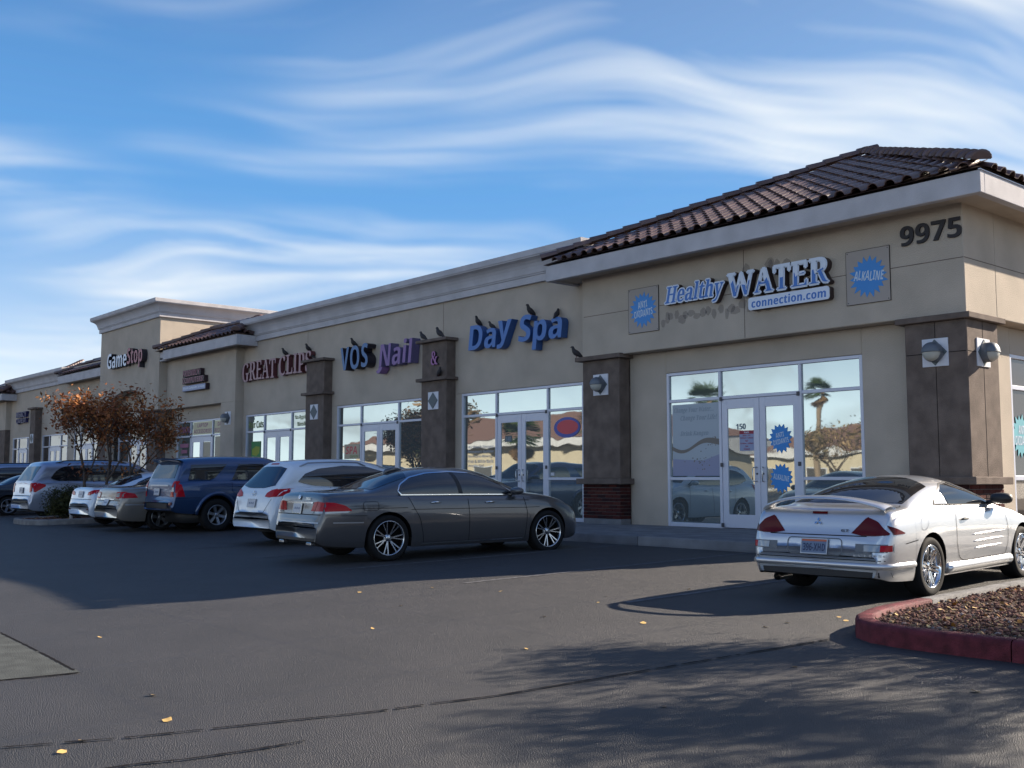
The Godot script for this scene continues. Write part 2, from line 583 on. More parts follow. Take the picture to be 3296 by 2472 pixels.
# ------------------------------------------------------------------ the scene
func _ready():
	rng.seed = 20111
	# camera
	var cam := Camera3D.new()
	cam.name = "camera"
	add_child(cam)
	cam.position = Vector3(0, 0.9, 0)
	cam.rotation = Vector3(0.0906908, 0.8589877, 0.000516)
	cam.keep_aspect = Camera3D.KEEP_HEIGHT
	cam.fov = 39.945
	cam.near = 0.05
	cam.far = 4000.0
	# sky, exposure
	var env := Environment.new()
	env.background_mode = Environment.BG_SKY
	var sky := Sky.new()
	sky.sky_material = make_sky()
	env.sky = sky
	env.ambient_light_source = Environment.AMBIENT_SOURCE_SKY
	env.background_energy_multiplier = 1.0
	env.tonemap_mode = Environment.TONE_MAPPER_LINEAR
	env.tonemap_exposure = 2.7
	env.sdfgi_enabled = true
	env.ssao_enabled = true
	env.ssil_enabled = true
	var we := WorldEnvironment.new()
	we.name = "world_environment"
	we.environment = env
	add_child(we)
	# sun: behind the shops and to the right, 27 degrees up
	var sun := DirectionalLight3D.new()
	sun.name = "sun"
	sun.light_energy = 1.5
	sun.light_color = Color(1.0, 0.94, 0.86)
	sun.light_angular_distance = 0.53
	sun.shadow_enabled = true
	add_child(sun)
	sun.look_at_from_position(Vector3.ZERO, Vector3(-0.62, -1.0, 1.87), Vector3.UP)
	make_materials()
	build_ground()
	build_strip()
	build_far_side()
	build_lamps()
	build_signs()
	build_vinyl()
	build_cars()
	build_plants()
	build_birds()
	build_litter()


func ground_y(z: float) -> float:      # the car park falls two per cent away from the shops
	return -0.458 - 0.02 * minf(z, 6.0)

func sheet(x0: float, x1: float, z0: float, z1: float, lift: float, nx := 1, nz := 1) -> MB:
	var b := MB.new()
	for i in nx:
		for j in nz:
			var a := lerpf(x0, x1, float(i) / nx)
			var c := lerpf(x0, x1, float(i + 1) / nx)
			var d := lerpf(z0, z1, float(j) / nz)
			var e := lerpf(z0, z1, float(j + 1) / nz)
			b.quad(Vector3(a, ground_y(e) + lift, e), Vector3(c, ground_y(e) + lift, e), Vector3(c, ground_y(d) + lift, d), Vector3(a, ground_y(d) + lift, d))
	return b

func build_ground():
	var g := MB.new()
	g.quad(Vector3(-2500, -0.66, 2500), Vector3(2500, -0.66, 2500), Vector3(2500, -0.66, -2500), Vector3(-2500, -0.66, -2500))
	struct("ground", g, M.earth)
	var lot := Node3D.new()
	lot.name = "parking_lot"
	add_child(lot)
	lot.set_meta("kind", "structure")
	var b := MB.new()
	for q in [[-170.0, -60.0], [-60.0, -30.0], [-30.0, 0.0], [0.0, 60.0]]:
		for r in [[-60.0, -13.3], [-13.3, 6.0], [6.0, 110.0]]:
			if r[0] < -50 and q[0] < -0.1: continue
			b.quad(Vector3(q[0], ground_y(r[1]), r[1]), Vector3(q[1], ground_y(r[1]), r[1]), Vector3(q[1], ground_y(r[0]), r[0]), Vector3(q[0], ground_y(r[0]), r[0]))
	part(lot, "asphalt", b, M.asphalt)
	# painted stall lines
	var xs := [-7.27, -9.85, -12.44]
	for k in 14: xs.append(-15.05 - 2.68 * k)
	for x in xs:
		var y0 := ground_y(-13.25) + 0.004
		var y1 := ground_y(-7.75) + 0.004
		var l := MB.new()
		l.quad(Vector3(x - 0.045, y1, -7.75), Vector3(x + 0.045, y1, -7.75), Vector3(x + 0.045, y0, -13.25), Vector3(x - 0.045, y0, -13.25))
		part(lot, "parking_line", l, M.line_paint)
	# paving joints: ragged dark ribbons a few millimetres proud
	for s in [[[-5.95, -1.2], [-5.72, -1.6], [-5.46, -2.16], [-5.22, -2.9], [-5.07, -3.35], [-5.0, -3.7], [-4.9, -4.1], [-4.82, -5.0], [-4.7, -6.4], [-4.62, -7.3]], [[-5.02, -1.6], [-4.95, -1.99], [-4.87, -2.17], [-4.80, -2.5], [-4.77, -2.8]],
			[[-9.79, -2.685], [-8.9, -2.64], [-8.2, -2.60], [-7.46, -2.55]], [[-7.46, -2.55], [-7.50, -2.3], [-7.58, -2.05], [-7.66, -1.7]]]:
		var m := MB.new()
		var pts := []
		for i in s.size() - 1:
			var a := Vector2(s[i][0], s[i][1])
			var c := Vector2(s[i + 1][0], s[i + 1][1])
			var n := int(a.distance_to(c) / 0.05) + 1
			for k in n: pts.append(a.lerp(c, float(k) / n))
		for i in pts.size() - 1:
			var d: Vector2 = (pts[i + 1] - pts[i]).normalized().orthogonal()
			var w0 := 0.006 + rng.randf() * 0.009
			var w1 := 0.006 + rng.randf() * 0.009
			if rng.randf() < 0.12: continue
			var q := []
			for e in [[i, w0], [i + 1, w1], [i + 1, -w1], [i, -w0]]:
				var p: Vector2 = pts[e[0]] + d * e[1]
				q.append(Vector3(p.x, ground_y(p.y) + 0.008, p.y))
			if (q[1] - q[0]).cross(q[2] - q[0]).y > 0: m.quad(q[0], q[1], q[2], q[3])
			else: m.quad(q[3], q[2], q[1], q[0])
		part(lot, "paving_seam", m, M.seam)
	var pad := MB.new()
	pad.quad(Vector3(-7.66, ground_y(-1.7) + 0.006, -1.7), Vector3(-7.47, ground_y(-2.57) + 0.006, -2.57), Vector3(-13.5, ground_y(-2.86) + 0.006, -2.86), Vector3(-13.5, ground_y(-1.7) + 0.006, -1.7))
	part(lot, "concrete_pad", pad, M.slab)
	# sidewalk: slabs behind a row of kerb stones
	var walk := Node3D.new()
	walk.name = "sidewalk"
	add_child(walk)
	walk.set_meta("kind", "structure")
	var x := -2.5
	var k := 0
	while x > -66.0:
		var w := 2.44
		var s := MB.new()
		s.quad(Vector3(x - w + 0.006, -0.04, -13.54), Vector3(x - 0.006, -0.04, -13.54), Vector3(x - 0.006, -0.004, -16.6), Vector3(x - w + 0.006, -0.004, -16.6))
		s.quad(Vector3(x - w + 0.006, -0.3, -13.54), Vector3(x - 0.006, -0.3, -13.54), Vector3(x - 0.006, -0.04, -13.54), Vector3(x - w + 0.006, -0.04, -13.54))
		s.quad(Vector3(x - 0.006, -0.3, -13.54), Vector3(x - 0.006, -0.3, -16.6), Vector3(x - 0.006, -0.004, -16.6), Vector3(x - 0.006, -0.04, -13.54))
		part(walk, "slab", s, M.concrete)
		var c := MB.new(true)
		var prof := [Vector2(-0.004, -13.545), Vector2(-0.035, -13.545), Vector2(-0.037, -13.42), Vector2(-0.044, -13.395), Vector2(-0.058, -13.385), Vector2(-0.33, -13.365)]
		prof[0] = Vector2(-0.3, -13.547)
		var r0 := PackedVector3Array()
		var r1 := PackedVector3Array()
		for p in prof:
			r0.append(Vector3(x - 0.004, p.x, p.y)); r1.append(Vector3(x - w + 0.004, p.x, p.y))
		c.skin([r0, r1])
		for j in range(1, 5):
			c.tri(r0[0], r0[j], r0[j + 1]); c.tri(r1[0], r1[j + 1], r1[j])
		part(walk, "kerb_stone", c, M.concrete)
		x -= w
		k += 1
	var bed := MB.new()
	bed.quad(Vector3(-70, -0.06, -13.6), Vector3(-2.4, -0.06, -13.6), Vector3(-2.4, -0.02, -16.7), Vector3(-70, -0.02, -16.7))
	part(walk, "joint_filler", bed, M.seam)
	island("planting_island", PackedVector2Array([Vector2(-4.86, -13.5), Vector2(-4.86, -8.0), Vector2(-4.60, -7.32), Vector2(-4.10, -7.2), Vector2(-3.0, -7.24), Vector2(0.6, -7.4)]), Vector2(0.6, -13.5), 0.16, "gravel planting island with a red painted kerb beside the silver coupe", true)
	island("planting_island", PackedVector2Array([Vector2(-31.45, -13.5), Vector2(-31.45, -9.2), Vector2(-31.25, -8.75), Vector2(-30.7, -8.6), Vector2(-29.6, -8.6), Vector2(-29.05, -8.75), Vector2(-28.85, -9.2), Vector2(-28.85, -13.5)]), Vector2(-30.15, -13.5), 0.15, "narrow planting island with grey kerb under the small orange tree", false)


# outer: the kerb's outer edge from the shops round the nose; the kerb is 0.16 wide and its stones are parts
func island(called: String, outer: PackedVector2Array, inner_corner: Vector2, wide: float, label: String, red: bool):
	var t := Node3D.new()
	t.name = numbered(called)
	add_child(t)
	t.set_meta("kind", "structure")
	tag(t, label)
	# resample
	var pts := PackedVector2Array()
	for i in outer.size() - 1:
		var n := int(max(1.0, round(outer[i].distance_to(outer[i + 1]) / 0.3)))
		for k in n: pts.append(outer[i].lerp(outer[i + 1], float(k) / n))
	pts.append(outer[outer.size() - 1])
	for it in 2:
		var c := pts.duplicate()
		for i in range(1, pts.size() - 1): c[i] = (pts[i - 1] + pts[i] * 2 + pts[i + 1]) / 4
		pts = c
	var nrm := []
	for i in pts.size():
		var d := (pts[min(i + 1, pts.size() - 1)] - pts[max(i - 1, 0)]).normalized()
		nrm.append(Vector2(-d.y, d.x) * -1.0)
	var cen := inner_corner
	var prof := [[0.0, -0.3], [0.012, 0.105], [0.022, 0.132], [0.045, 0.145], [wide - 0.02, 0.147], [wide, 0.135], [wide, 0.0]]
	var i := 0
	while i < pts.size() - 1:
		var e: int = min(i + 5, pts.size() - 1)
		var b := MB.new(true)
		var rows := []
		for k in range(i, e + 1):
			var r := PackedVector3Array()
			for p in prof:
				var nn: Vector2 = nrm[k]
				if (cen - pts[k]).dot(nn) < 0: nn = -nn
				var q: Vector2 = pts[k] + nn * p[0]
				r.append(Vector3(q.x, ground_y(pts[k].y) + p[1], q.y))
			if k == i or k == e:      # a narrow joint
				var o: int = k + 1 if k == i else k - 1
				for j in r.size():
					var q2: Vector3 = Vector3(pts[o].x - pts[k].x, 0, pts[o].y - pts[k].y).normalized() * 0.004
					r[j] += q2
			rows.append(r)
		b.skin(rows)
		var is_red := red and pts[e].y > -8.6
		part(t, "kerb_stone", b, M.kerb_red if is_red else M.kerb)
		i = e
	# the bed
	var poly := PackedVector2Array()
	for k in pts.size():
		var nn: Vector2 = nrm[k]
		if (cen - pts[k]).dot(nn) < 0: nn = -nn
		poly.append(pts[k] + nn * (wide - 0.01))
	poly.append(Vector2(poly[poly.size() - 1].x, inner_corner.y))
	var ix := Geometry2D.triangulate_polygon(poly)
	var s := MB.new()
	for k in range(0, ix.size(), 3):
		var v := []
		for j in 3: v.append(Vector3(poly[ix[k + j]].x, ground_y(poly[ix[k + j]].y) + 0.10, poly[ix[k + j]].y))
		if (v[1] - v[0]).cross(v[2] - v[0]).y > 0: s.tri(v[0], v[1], v[2])
		else: s.tri(v[0], v[2], v[1])
	part(t, "soil_bed", s, M.soil)
	# gravel
	var stone := MB.new()
	stone.lathe([[0.0, -0.4], [0.8, -0.25], [1.0, 0.1], [0.55, 0.6], [0.0, 0.7]], Vector3.ZERO, Vector3.UP, 5)
	var mm := MultiMesh.new()
	mm.transform_format = MultiMesh.TRANSFORM_3D
	mm.use_colors = true
	mm.mesh = stone.mesh()
	var tr := []
	var near := red
	while tr.size() < (9000 if near else 700):
		var z := rng.randf_range(-10.5, -7.3) if near and rng.randf() < 0.75 else rng.randf_range(-13.4, -7.3)
		var p := Vector2(rng.randf_range(-4.9, 0.3) if near else rng.randf_range(-31.3, -29.0), z)
		if not Geometry2D.is_point_in_polygon(p, poly): continue
		var sc := rng.randf_range(0.010, 0.026) if near else rng.randf_range(0.02, 0.05)
		var bs := Basis.from_euler(Vector3(rng.randf() * 6, rng.randf() * 6, rng.randf() * 6)).scaled(Vector3(sc, sc * 0.7, sc))
		tr.append([Transform3D(bs, Vector3(p.x, ground_y(p.y) + 0.105 + rng.randf() * 0.012, p.y)), rng.randf()])
	mm.instance_count = tr.size()
	for q in tr.size():
		mm.set_instance_transform(q, tr[q][0])
		var v: float = rng.randf_range(0.55, 1.35)
		var c := Color(0.15, 0.075, 0.058) * v
		if tr[q][1] > 0.86: c = Color(0.30, 0.20, 0.11) * v
		elif tr[q][1] > 0.78: c = Color(0.22, 0.17, 0.15) * v
		c.a = 1.0
		mm.set_instance_color(q, c)
	var mi := MultiMeshInstance3D.new()
	mi.name = "gravel"
	mi.multimesh = mm
	mi.material_override = M.gravel
	mi.set_meta("kind", "stuff")
	t.add_child(mi, true)


# ------------------------------------------------------------------ the shops
# a moulding swept along `path` (x, z); out is to the right of the direction of travel
func moulding(prof: Array, path: Array, y0: float) -> MB:
	var b := MB.new()
	var rows := []
	for i in path.size():
		var p: Vector2 = path[i]
		var n := Vector2.ZERO
		var sc := 1.0
		var d0: Vector2 = (p - path[i - 1]).normalized() if i > 0 else (path[1] - p).normalized()
		var d1: Vector2 = (path[i + 1] - p).normalized() if i < path.size() - 1 else d0
		var n0 := Vector2(-d0.y, d0.x)
		var n1 := Vector2(-d1.y, d1.x)
		n = (n0 + n1).normalized()
		sc = 1.0 / maxf(0.3, n.dot(n0))
		var r := PackedVector3Array()
		for q in prof: r.append(Vector3(p.x + n.x * q[0] * sc, y0 + q[1], p.y + n.y * q[0] * sc))
		rows.append(r)
	b.skin(rows)
	for e in [0, rows.size() - 1]:
		var r: PackedVector3Array = rows[e]
		for j in range(1, r.size() - 1):
			if e == 0: b.tri(r[0], r[j + 1], r[j])
			else: b.tri(r[0], r[j], r[j + 1])
	return b

const CORNICE := [[-0.05, 0.0], [0.08, 0.0], [0.085, 0.005], [0.085, 0.165], [0.11, 0.175], [0.115, 0.2], [0.135, 0.215], [0.145, 0.28], [0.17, 0.36], [0.21, 0.43], [0.27, 0.485], [0.34, 0.52], [0.375, 0.53], [0.38, 0.56], [0.40, 0.565], [0.405, 0.70], [0.40, 0.705], [-0.25, 0.715]]

func cornice(parent: Node, path: Array, y0: float, grow := 1.0):
	var p := []
	for q in CORNICE: p.append([q[0] * (grow if q[0] > 0 else 1.0), q[1] * grow])
	part(parent, "cornice", moulding(p, path, y0), M.stucco_trim)

func pillar(parent: Node, x0: float, x1: float, top: float, z1: float, style: String, back := ZW, side_z := 0.0):
	var p := group_part(parent, "pillar")
	var zb := back
	if side_z != 0.0: zb = side_z
	var brick_top := 0.815
	var gap := 0.006
	if style == "tall":
		part(p, "shaft", span_mesh(x0, x1, 0.935, 3.41, zb, z1, 0.012), M.stucco_brown)
		part(p, "ledge", span_mesh(x0 - 0.11, x1 + 0.11, 3.41, 3.49, zb, z1 + 0.11, 0.008), M.stucco_brown)
		part(p, "upper_shaft", span_mesh(x0 + 0.01, x1 - 0.01, 3.49, top - 0.075, zb, z1 - 0.01, 0.012), M.stucco_brown)
		part(p, "cap", span_mesh(x0 - 0.13, x1 + 0.11, top - 0.075, top, zb, z1 + 0.11, 0.008), M.stucco_brown)
	else:
		part(p, "shaft", span_mesh(x0, x1, 0.935, top - 0.095, zb, z1, 0.012), M.stucco_brown)
		part(p, "cap", span_mesh(x0 - 0.13, x1 + 0.11, top - 0.095, top - 0.002, zb, z1 + 0.11, 0.008), M.stucco_brown)
	part(p, "lower_ledge", span_mesh(x0 - 0.11, x1 + 0.11, 0.815, 0.935, zb, z1 + 0.11, 0.01), M.stucco_brown)
	part(p, "footing", span_mesh(x0, x1, -0.06, 0.10, zb, z1, 0.01), M.concrete)
	part(p, "brick_core", span_mesh(x0 + 0.012, x1 - 0.012, 0.10, brick_top, zb, z1 - 0.012), M.mortar)
	# the bricks, in running bond, each one its own
	if style == "plain": return
	var rows := 10
	var h := (brick_top - 0.10) / rows
	var faces := [[x0, x1, true]]
	faces.append([z1 - 0.004, zb, false])
	for f in faces:
		for r in rows:
			var run: float = absf(f[1] - f[0])
			var at := -0.1 if r % 2 else 0.0
			while at < run - 0.01:
				var a := maxf(at, 0.0)
				var e := minf(at + 0.215, run)
				if e - a > 0.03:
					var len := e - a - 0.011
					var mid := (a + e) / 2
					var proud := rng.randf() * 0.005
					var bm := brick_mesh(len, h - 0.011)
					var at3 := Vector3(x0 + mid, 0.10 + (r + 0.5) * h, z1 - 0.03 + proud) if f[2] else Vector3(x1 - 0.03 + proud, 0.10 + (r + 0.5) * h, z1 - 0.006 - mid)
					var o := part(p, "brick", bm, M["brick_%d" % [0, 0, 1, 2, 0, 3, 1, 0][rng.randi() % 8]], at3)
					if not f[2]: o.rotation.y = PI / 2
				at += 0.215

var brick_cache := {}
func brick_mesh(len: float, h: float) -> ArrayMesh:
	var k := "%d_%d" % [int(len * 500), int(h * 1000)]
	if not brick_cache.has(k):
		var b := MB.new()
		b.box(Vector3.ZERO, Vector3(len, h, 0.06), 0.004)
		brick_cache[k] = b.mesh()
	return brick_cache[k]

func span_mesh(x0: float, x1: float, y0: float, y1: float, z0: float, z1: float, ch := 0.0) -> MB:
	var b := MB.new()
	b.span(x0, x1, y0, y1, z0, z1, ch)
	return b

# aluminium shop front between x0 and x1: three bays, double doors in the middle one (d0 - d1), lights above 2.47
func shopfront(parent: Node, x0: float, x1: float, d0: float, d1: float, z: float, low_bar := true, doors := true, pm := "pane", head := 3.045):
	var w := group_part(parent, "window")
	var f := MB.new()
	var a := z - 0.10
	var c := z - 0.005
	var t := 0.06
	f.span(x0, x0 + t, -0.01, head, a, c, 0.006)
	f.span(x1 - t, x1, -0.01, head, a, c, 0.006)
	f.span(x0 + t, x1 - t, head - t, head, a, c - 0.002, 0.006)
	f.span(d0 - t, d0, -0.01, head - t, a, c - 0.004, 0.006)
	f.span(d1, d1 + t, -0.01, head - t, a, c - 0.004, 0.006)
	f.span(d0, d1, 2.445, 2.505, a, c - 0.006, 0.006)
	for q in [[x0 + t, d0 - t], [d1 + t, x1 - t]]:
		f.span(q[0], q[1], 2.445, 2.505, a, c - 0.006, 0.006)
		f.span(q[0], q[1], -0.01, 0.07, a, c - 0.006, 0.006)
		if low_bar: f.span(q[0], q[1], 0.90, 0.96, a, c - 0.006, 0.006)
	part(w, "frame", f, M.frame)
	var zp := z - 0.055
	for q in [[x0 + t, d0 - t], [d1 + t, x1 - t]]:
		pane(w, q[0], q[1], 2.505, head - t, zp, pm)
		if low_bar:
			pane(w, q[0], q[1], 0.96, 2.445, zp, pm)
			pane(w, q[0], q[1], 0.07, 0.90, zp, pm)
		else: pane(w, q[0], q[1], 0.07, 2.445, zp, pm)
	pane(w, d0, d1, 2.505, head - t, zp, pm)
	if not doors: return
	var md := (d0 + d1) / 2
	for q in [[d0 + 0.004, md - 0.004, 1], [md + 0.004, d1 - 0.004, -1]]:
		var l := MB.new()
		var z0 := z - 0.075
		var z1 := z - 0.025
		l.span(q[0], q[0] + 0.13, 0.005, 2.44, z0, z1, 0.004)
		l.span(q[1] - 0.13, q[1], 0.005, 2.44, z0, z1, 0.004)
		l.span(q[0] + 0.13, q[1] - 0.13, 2.255, 2.44, z0, z1 - 0.001, 0.004)
		l.span(q[0] + 0.13, q[1] - 0.13, 0.005, 0.255, z0, z1 - 0.001, 0.004)
		var d := part(parent, "door", l, M.frame)
		pane(d, q[0] + 0.13, q[1] - 0.13, 0.255, 2.255, z - 0.05, pm)
		var hx: float = q[1] - 0.065 if q[2] == 1 else q[0] + 0.065
		var pull: float = -0.16 if q[2] == 1 else 0.06
		var hb := MB.new(true)
		var hp := [Vector3(hx, 0.88, z1 - 0.005), Vector3(hx, 0.88, z1 + 0.03), Vector3(hx, 0.885, z1 + 0.055), Vector3(hx, 0.91, z1 + 0.062), Vector3(hx, 1.11, z1 + 0.062), Vector3(hx, 1.135, z1 + 0.055), Vector3(hx, 1.14, z1 + 0.03), Vector3(hx, 1.14, z1 - 0.005)]
		for k in hp.size():
			if k > 1 and k < 6: hp[k].x += pull * 0.35
		hb.tube(hp, [0.012, 0.012, 0.012, 0.012, 0.012, 0.012, 0.012, 0.012], 8)
		part(d, "handle", hb, M.steel)
		var lock := MB.new(true)
		lock.lathe([[0.0, 0.012], [0.018, 0.012], [0.02, 0.0]], Vector3(hx, 1.02, z1), Vector3(0, 0, 1), 12)
		part(d, "lock", lock, M.dark_metal)
		var hinge := MB.new()
		var gx: float = q[0] if q[2] == 1 else q[1]
		for yy in [0.06, 1.2, 2.46]: hinge.span(gx - 0.03, gx + 0.03, yy - 0.045, yy + 0.03, z - 0.01, z + 0.012, 0.006)
		part(d, "hinge", hinge, M.dark_metal)

func pane(parent: Node, x0: float, x1: float, y0: float, y1: float, z: float, m := "pane"):
	part(parent, "pane", span_mesh(x0 - 0.004, x1 + 0.004, y0 - 0.004, y1 + 0.004, z - 0.006, z + 0.006), M[m])

# one row-course of barrel tile: an arched half and a flat pan, open along the slope (local -z runs up the slope)
func tile_mesh(w: float, len: float) -> ArrayMesh:
	var b := MB.new(true)
	var top := PackedVector2Array()
	for k in 9:
		var a := PI * k / 8.0
		top.append(Vector2(-w * 0.5 + w * 0.31 - cos(a) * w * 0.31, sin(a) * w * 0.27))
	top.append(Vector2(w * 0.5 - 0.01, 0.0))
	top.append(Vector2(w * 0.5 + 0.012, 0.018))
	var th := 0.016
	var r0 := PackedVector3Array()
	var r1 := PackedVector3Array()
	var u0 := PackedVector3Array()
	for p in top:
		r0.append(Vector3(p.x, p.y + 0.03, 0.0))
		r1.append(Vector3(p.x * 0.96, p.y, -len - 0.05))
		u0.append(Vector3(p.x * 0.92, p.y + 0.03 - th, 0.0))
	b.skin([r0, r1])
	var e := MB.new()
	for k in top.size() - 1: e.quad(u0[k], u0[k + 1], r0[k + 1], r0[k])
	var m := b.mesh()
	e.st.generate_normals()
	return e.st.commit(m)

# tiles on one slope. o: left end of the eave; ex: along the eave; up: up the slope; keep(u, v) says where the slope is
func tile_slope(parent: Node, o: Vector3, ex: Vector3, up: Vector3, wide: float, run: float, keep: Callable, single: bool, pitch := 0.30, course := 0.37):
	var nrm := ex.cross(up).normalized()
	if nrm.y < 0: nrm = -nrm
	var tm := tile_mesh(pitch, course)
	var cols := int(round(wide / pitch))
	var rows := int(run / course)
	var mi: Array = []
	for r in rows:
		for c in cols:
			var u := (c + 0.5) * pitch
			var v := r * course
			if not keep.call(u, v + course * 0.3): continue
			var bs := Basis(ex, nrm, -up)
			bs = bs * Basis.from_euler(Vector3(rng.randf_range(-0.012, 0.012), rng.randf_range(-0.02, 0.02), rng.randf_range(-0.02, 0.02)))
			var tf := Transform3D(bs, o + ex * u + up * v + nrm * (0.012 + rng.randf() * 0.006))
			if single:
				var m := part(parent, "roof_tile", tm, M["tile_%d" % (rng.randi() % 4)])
				m.transform = tf
			else: mi.append(tf)
	if not single:
		var st := SurfaceTool.new()
		st.begin(Mesh.PRIMITIVE_TRIANGLES)
		for tf in mi:
			st.append_from(tm, 0, tf)
			st.append_from(tm, 1, tf)
		var pm := part(parent, "roof_tiles", st.commit(), M.tile_0)
		pm.set_meta("kind", "stuff")

# barrel caps laid along a hip from a (low) to b (high)
func hip_caps(parent: Node, a: Vector3, b: Vector3, single := true):
	var d := (b - a).normalized()
	var side := d.cross(Vector3.UP).normalized()
	var up := side.cross(d).normalized()
	var mb := MB.new(true)
	var rows := [PackedVector3Array(), PackedVector3Array(), PackedVector3Array()]
	for k in 9:
		var t := PI * k / 8.0
		var p := Vector3(cos(t), sin(t) * 0.85, 0)
		rows[0].append(Vector3(p.x * 0.135, p.y * 0.135 - 0.02, 0.0))
		rows[1].append(Vector3(p.x * 0.155, p.y * 0.155, 0.0))
		rows[2].append(Vector3(p.x * 0.125, p.y * 0.125 - 0.012, -0.44))
	mb.skin([rows[0], rows[1], rows[2]])
	var end := MB.new()
	for k in 7: end.tri(rows[0][8 - k], rows[0][7 - k], rows[0][0])
	var m := mb.mesh()
	end.st.generate_normals()
	m = end.st.commit(m)
	var n := int(a.distance_to(b) / 0.38)
	for k in n + 1:
		var o := part(parent, "hip_cap", m, M["tile_%d" % (k * 7 % 4)])
		o.transform = Transform3D(Basis(side, up, -d), a + d * (k * 0.38) + up * (0.10 + rng.randf() * 0.01))


func build_strip():
	var s := thing("shopping_strip", "long single storey cream stucco shopping strip with tiled corner roof and five shop fronts", "building")
	var st: Material = M.stucco
	var W := func(x0, x1, y0, y1, z0, z1, m = st, ch = 0.012, nm = "wall"): part(s, nm, span_mesh(x0, x1, y0, y1, z0, z1, ch), m)
	# --- main wall of three shops; openings reach down to the floor
	W.call(-32.65, -16.155, 3.05, 6.1, -16.5, ZW)
	for q in [[-32.65, -32.42], [-28.20, -26.68], [-22.25, -20.78], [-16.45, -16.155]]: W.call(q[0], q[1], -0.02, 3.05, -16.5, ZW)
	shopfront(s, -32.42, -28.20, -31.13, -29.40, ZW, false, true)
	shopfront(s, -26.68, -22.25, -25.38, -23.58, ZW, false, true)
	shopfront(s, -20.78, -16.45, -19.42, -17.66, ZW, true, true)
	cornice(s, [Vector2(-32.2, ZW), Vector2(-16.1, ZW)], 5.455)
	# --- corner shop
	W.call(-16.155, -7.69, 3.505, 5.30, -17.0, ZB)
	W.call(-8.30, -7.69, 3.505, 5.30, -34.0, -17.0)
	W.call(-15.07, -14.075, -0.02, 3.505, -16.5, ZW)
	W.call(-14.075, -9.69, 3.05, 3.505, -16.5, ZW)
	W.call(-9.69, -8.72, -0.02, 3.505, -16.5, ZW)
	shopfront(s, -14.075, -9.69, -12.715, -10.975, ZW)
	W.call(-8.30, -8.01, -0.02, 3.505, -18.12, -16.99)
	W.call(-8.30, -8.01, 3.05, 3.505, -24.0, -18.12)
	W.call(-8.30, -8.01, -0.02, 3.505, -34.0, -24.0)
	pillar(s, -16.15, -15.07, 3.53, ZB, "short")
	corner_pillar(s)
	# side window, towards +x
	var sw := group_part(s, "window")
	sw.position = Vector3(-8.01, 0, -18.12)
	sw.rotation.y = PI / 2
	var f := MB.new()
	for q in [[0.0, 0.06], [2.0, 2.06], [4.0, 4.06], [5.82, 5.88]]: f.span(q[0], q[1], -0.01, 3.05, -0.10, -0.005, 0.006)
	for q in [[-0.01, 0.07], [0.90, 0.98], [2.445, 2.52], [2.985, 3.05]]: f.span(0.06, 5.82, q[0], q[1], -0.098, -0.008, 0.006)
	part(sw, "frame", f, M.frame)
	for q in [[0.06, 2.0], [2.06, 4.0], [4.06, 5.82]]:
		for r in [[0.07, 0.9], [0.98, 2.445], [2.52, 2.985]]: pane(sw, q[0], q[1], r[0], r[1], -0.055, "pane_dark")
	# joints scored into the stucco, as thin dark beads
	var jm: Material = M.gap
	for q in [[-16.10, -14.79, 4.40], [-13.95, -9.75, 4.385], [-8.93, -7.70, 4.375]]: W.call(q[0], q[1], q[2] - 0.006, q[2] + 0.006, ZB - 0.002, ZB + 0.003, M.stucco_brown, 0.0, "wall_joint")
	W.call(-11.88, -11.868, 3.52, 5.18, ZB - 0.002, ZB + 0.003, M.stucco_brown, 0.0, "wall_joint")
	W.call(-7.692, -7.687, 4.369, 4.381, -30.0, ZB, M.stucco_brown, 0.0, "wall_joint")
	W.call(-21.55, -21.54, 4.5, 5.44, ZW - 0.002, ZW + 0.003, M.stucco_brown, 0.0, "wall_joint")
	W.call(-28.43, -28.42, 3.6, 5.44, ZW - 0.002, ZW + 0.003, M.stucco_brown, 0.0, "wall_joint")
	# eave: fascia boards round the corner and a soffit
	var fz := -15.37
	var fx := -7.12
	part(s, "fascia", span_mesh(-16.70, fx, 5.19, 5.53, fz - 0.14, fz, 0.008), M.stucco_trim)
	part(s, "fascia", span_mesh(fx - 0.14, fx, 5.19, 5.53, -34.0, fz - 0.141, 0.008), M.stucco_trim)
	part(s, "fascia", span_mesh(-16.70, -16.56, 5.19, 5.53, -34.0, fz - 0.141, 0.008), M.stucco_trim)
	part(s, "drip_edge", span_mesh(fx - 0.02, fx + 0.015, 5.53, 5.545, -34.0, fz + 0.015), M.frame)
	part(s, "soffit", span_mesh(-16.56, fx - 0.14, 5.24, 5.29, -17.2, fz - 0.14), st)
	part(s, "soffit", span_mesh(-7.9, fx - 0.14, 5.24, 5.29, -34.0, -17.2), st)
	# hipped tile roof of the corner shop
	var apex := Vector3(-11.91, 7.86, -20.37)
	var e0 := Vector3(-16.74, 5.56, -15.33)
	var e1 := Vector3(-7.08, 5.56, -15.33)
	var roof := part(s, "roof", roof_deck([e0, e1, Vector3(-7.08, 5.56, -36.0), Vector3(-16.74, 5.56, -36.0)], [apex, Vector3(-11.91, 7.86, -32.0)]), M.tile_1)
	var upf := (Vector3(-11.91, apex.y, apex.z) - Vector3(-11.91, 5.56, -15.33))
	var run := upf.length()
	tile_slope(roof, e0, Vector3.RIGHT, upf.normalized(), 9.66, run, func(u, v): return u > v * 4.83 / run + 0.1 and u < 9.66 - v * 4.83 / run - 0.1, true)
	var ups := Vector3(-4.83, 2.30, 0)
	tile_slope(roof, e1 + Vector3(0, 0, 0), Vector3(0, 0, -1), ups.normalized(), 12.0, ups.length(), func(u, v): return u > v * 5.04 / ups.length() + 0.1, false)
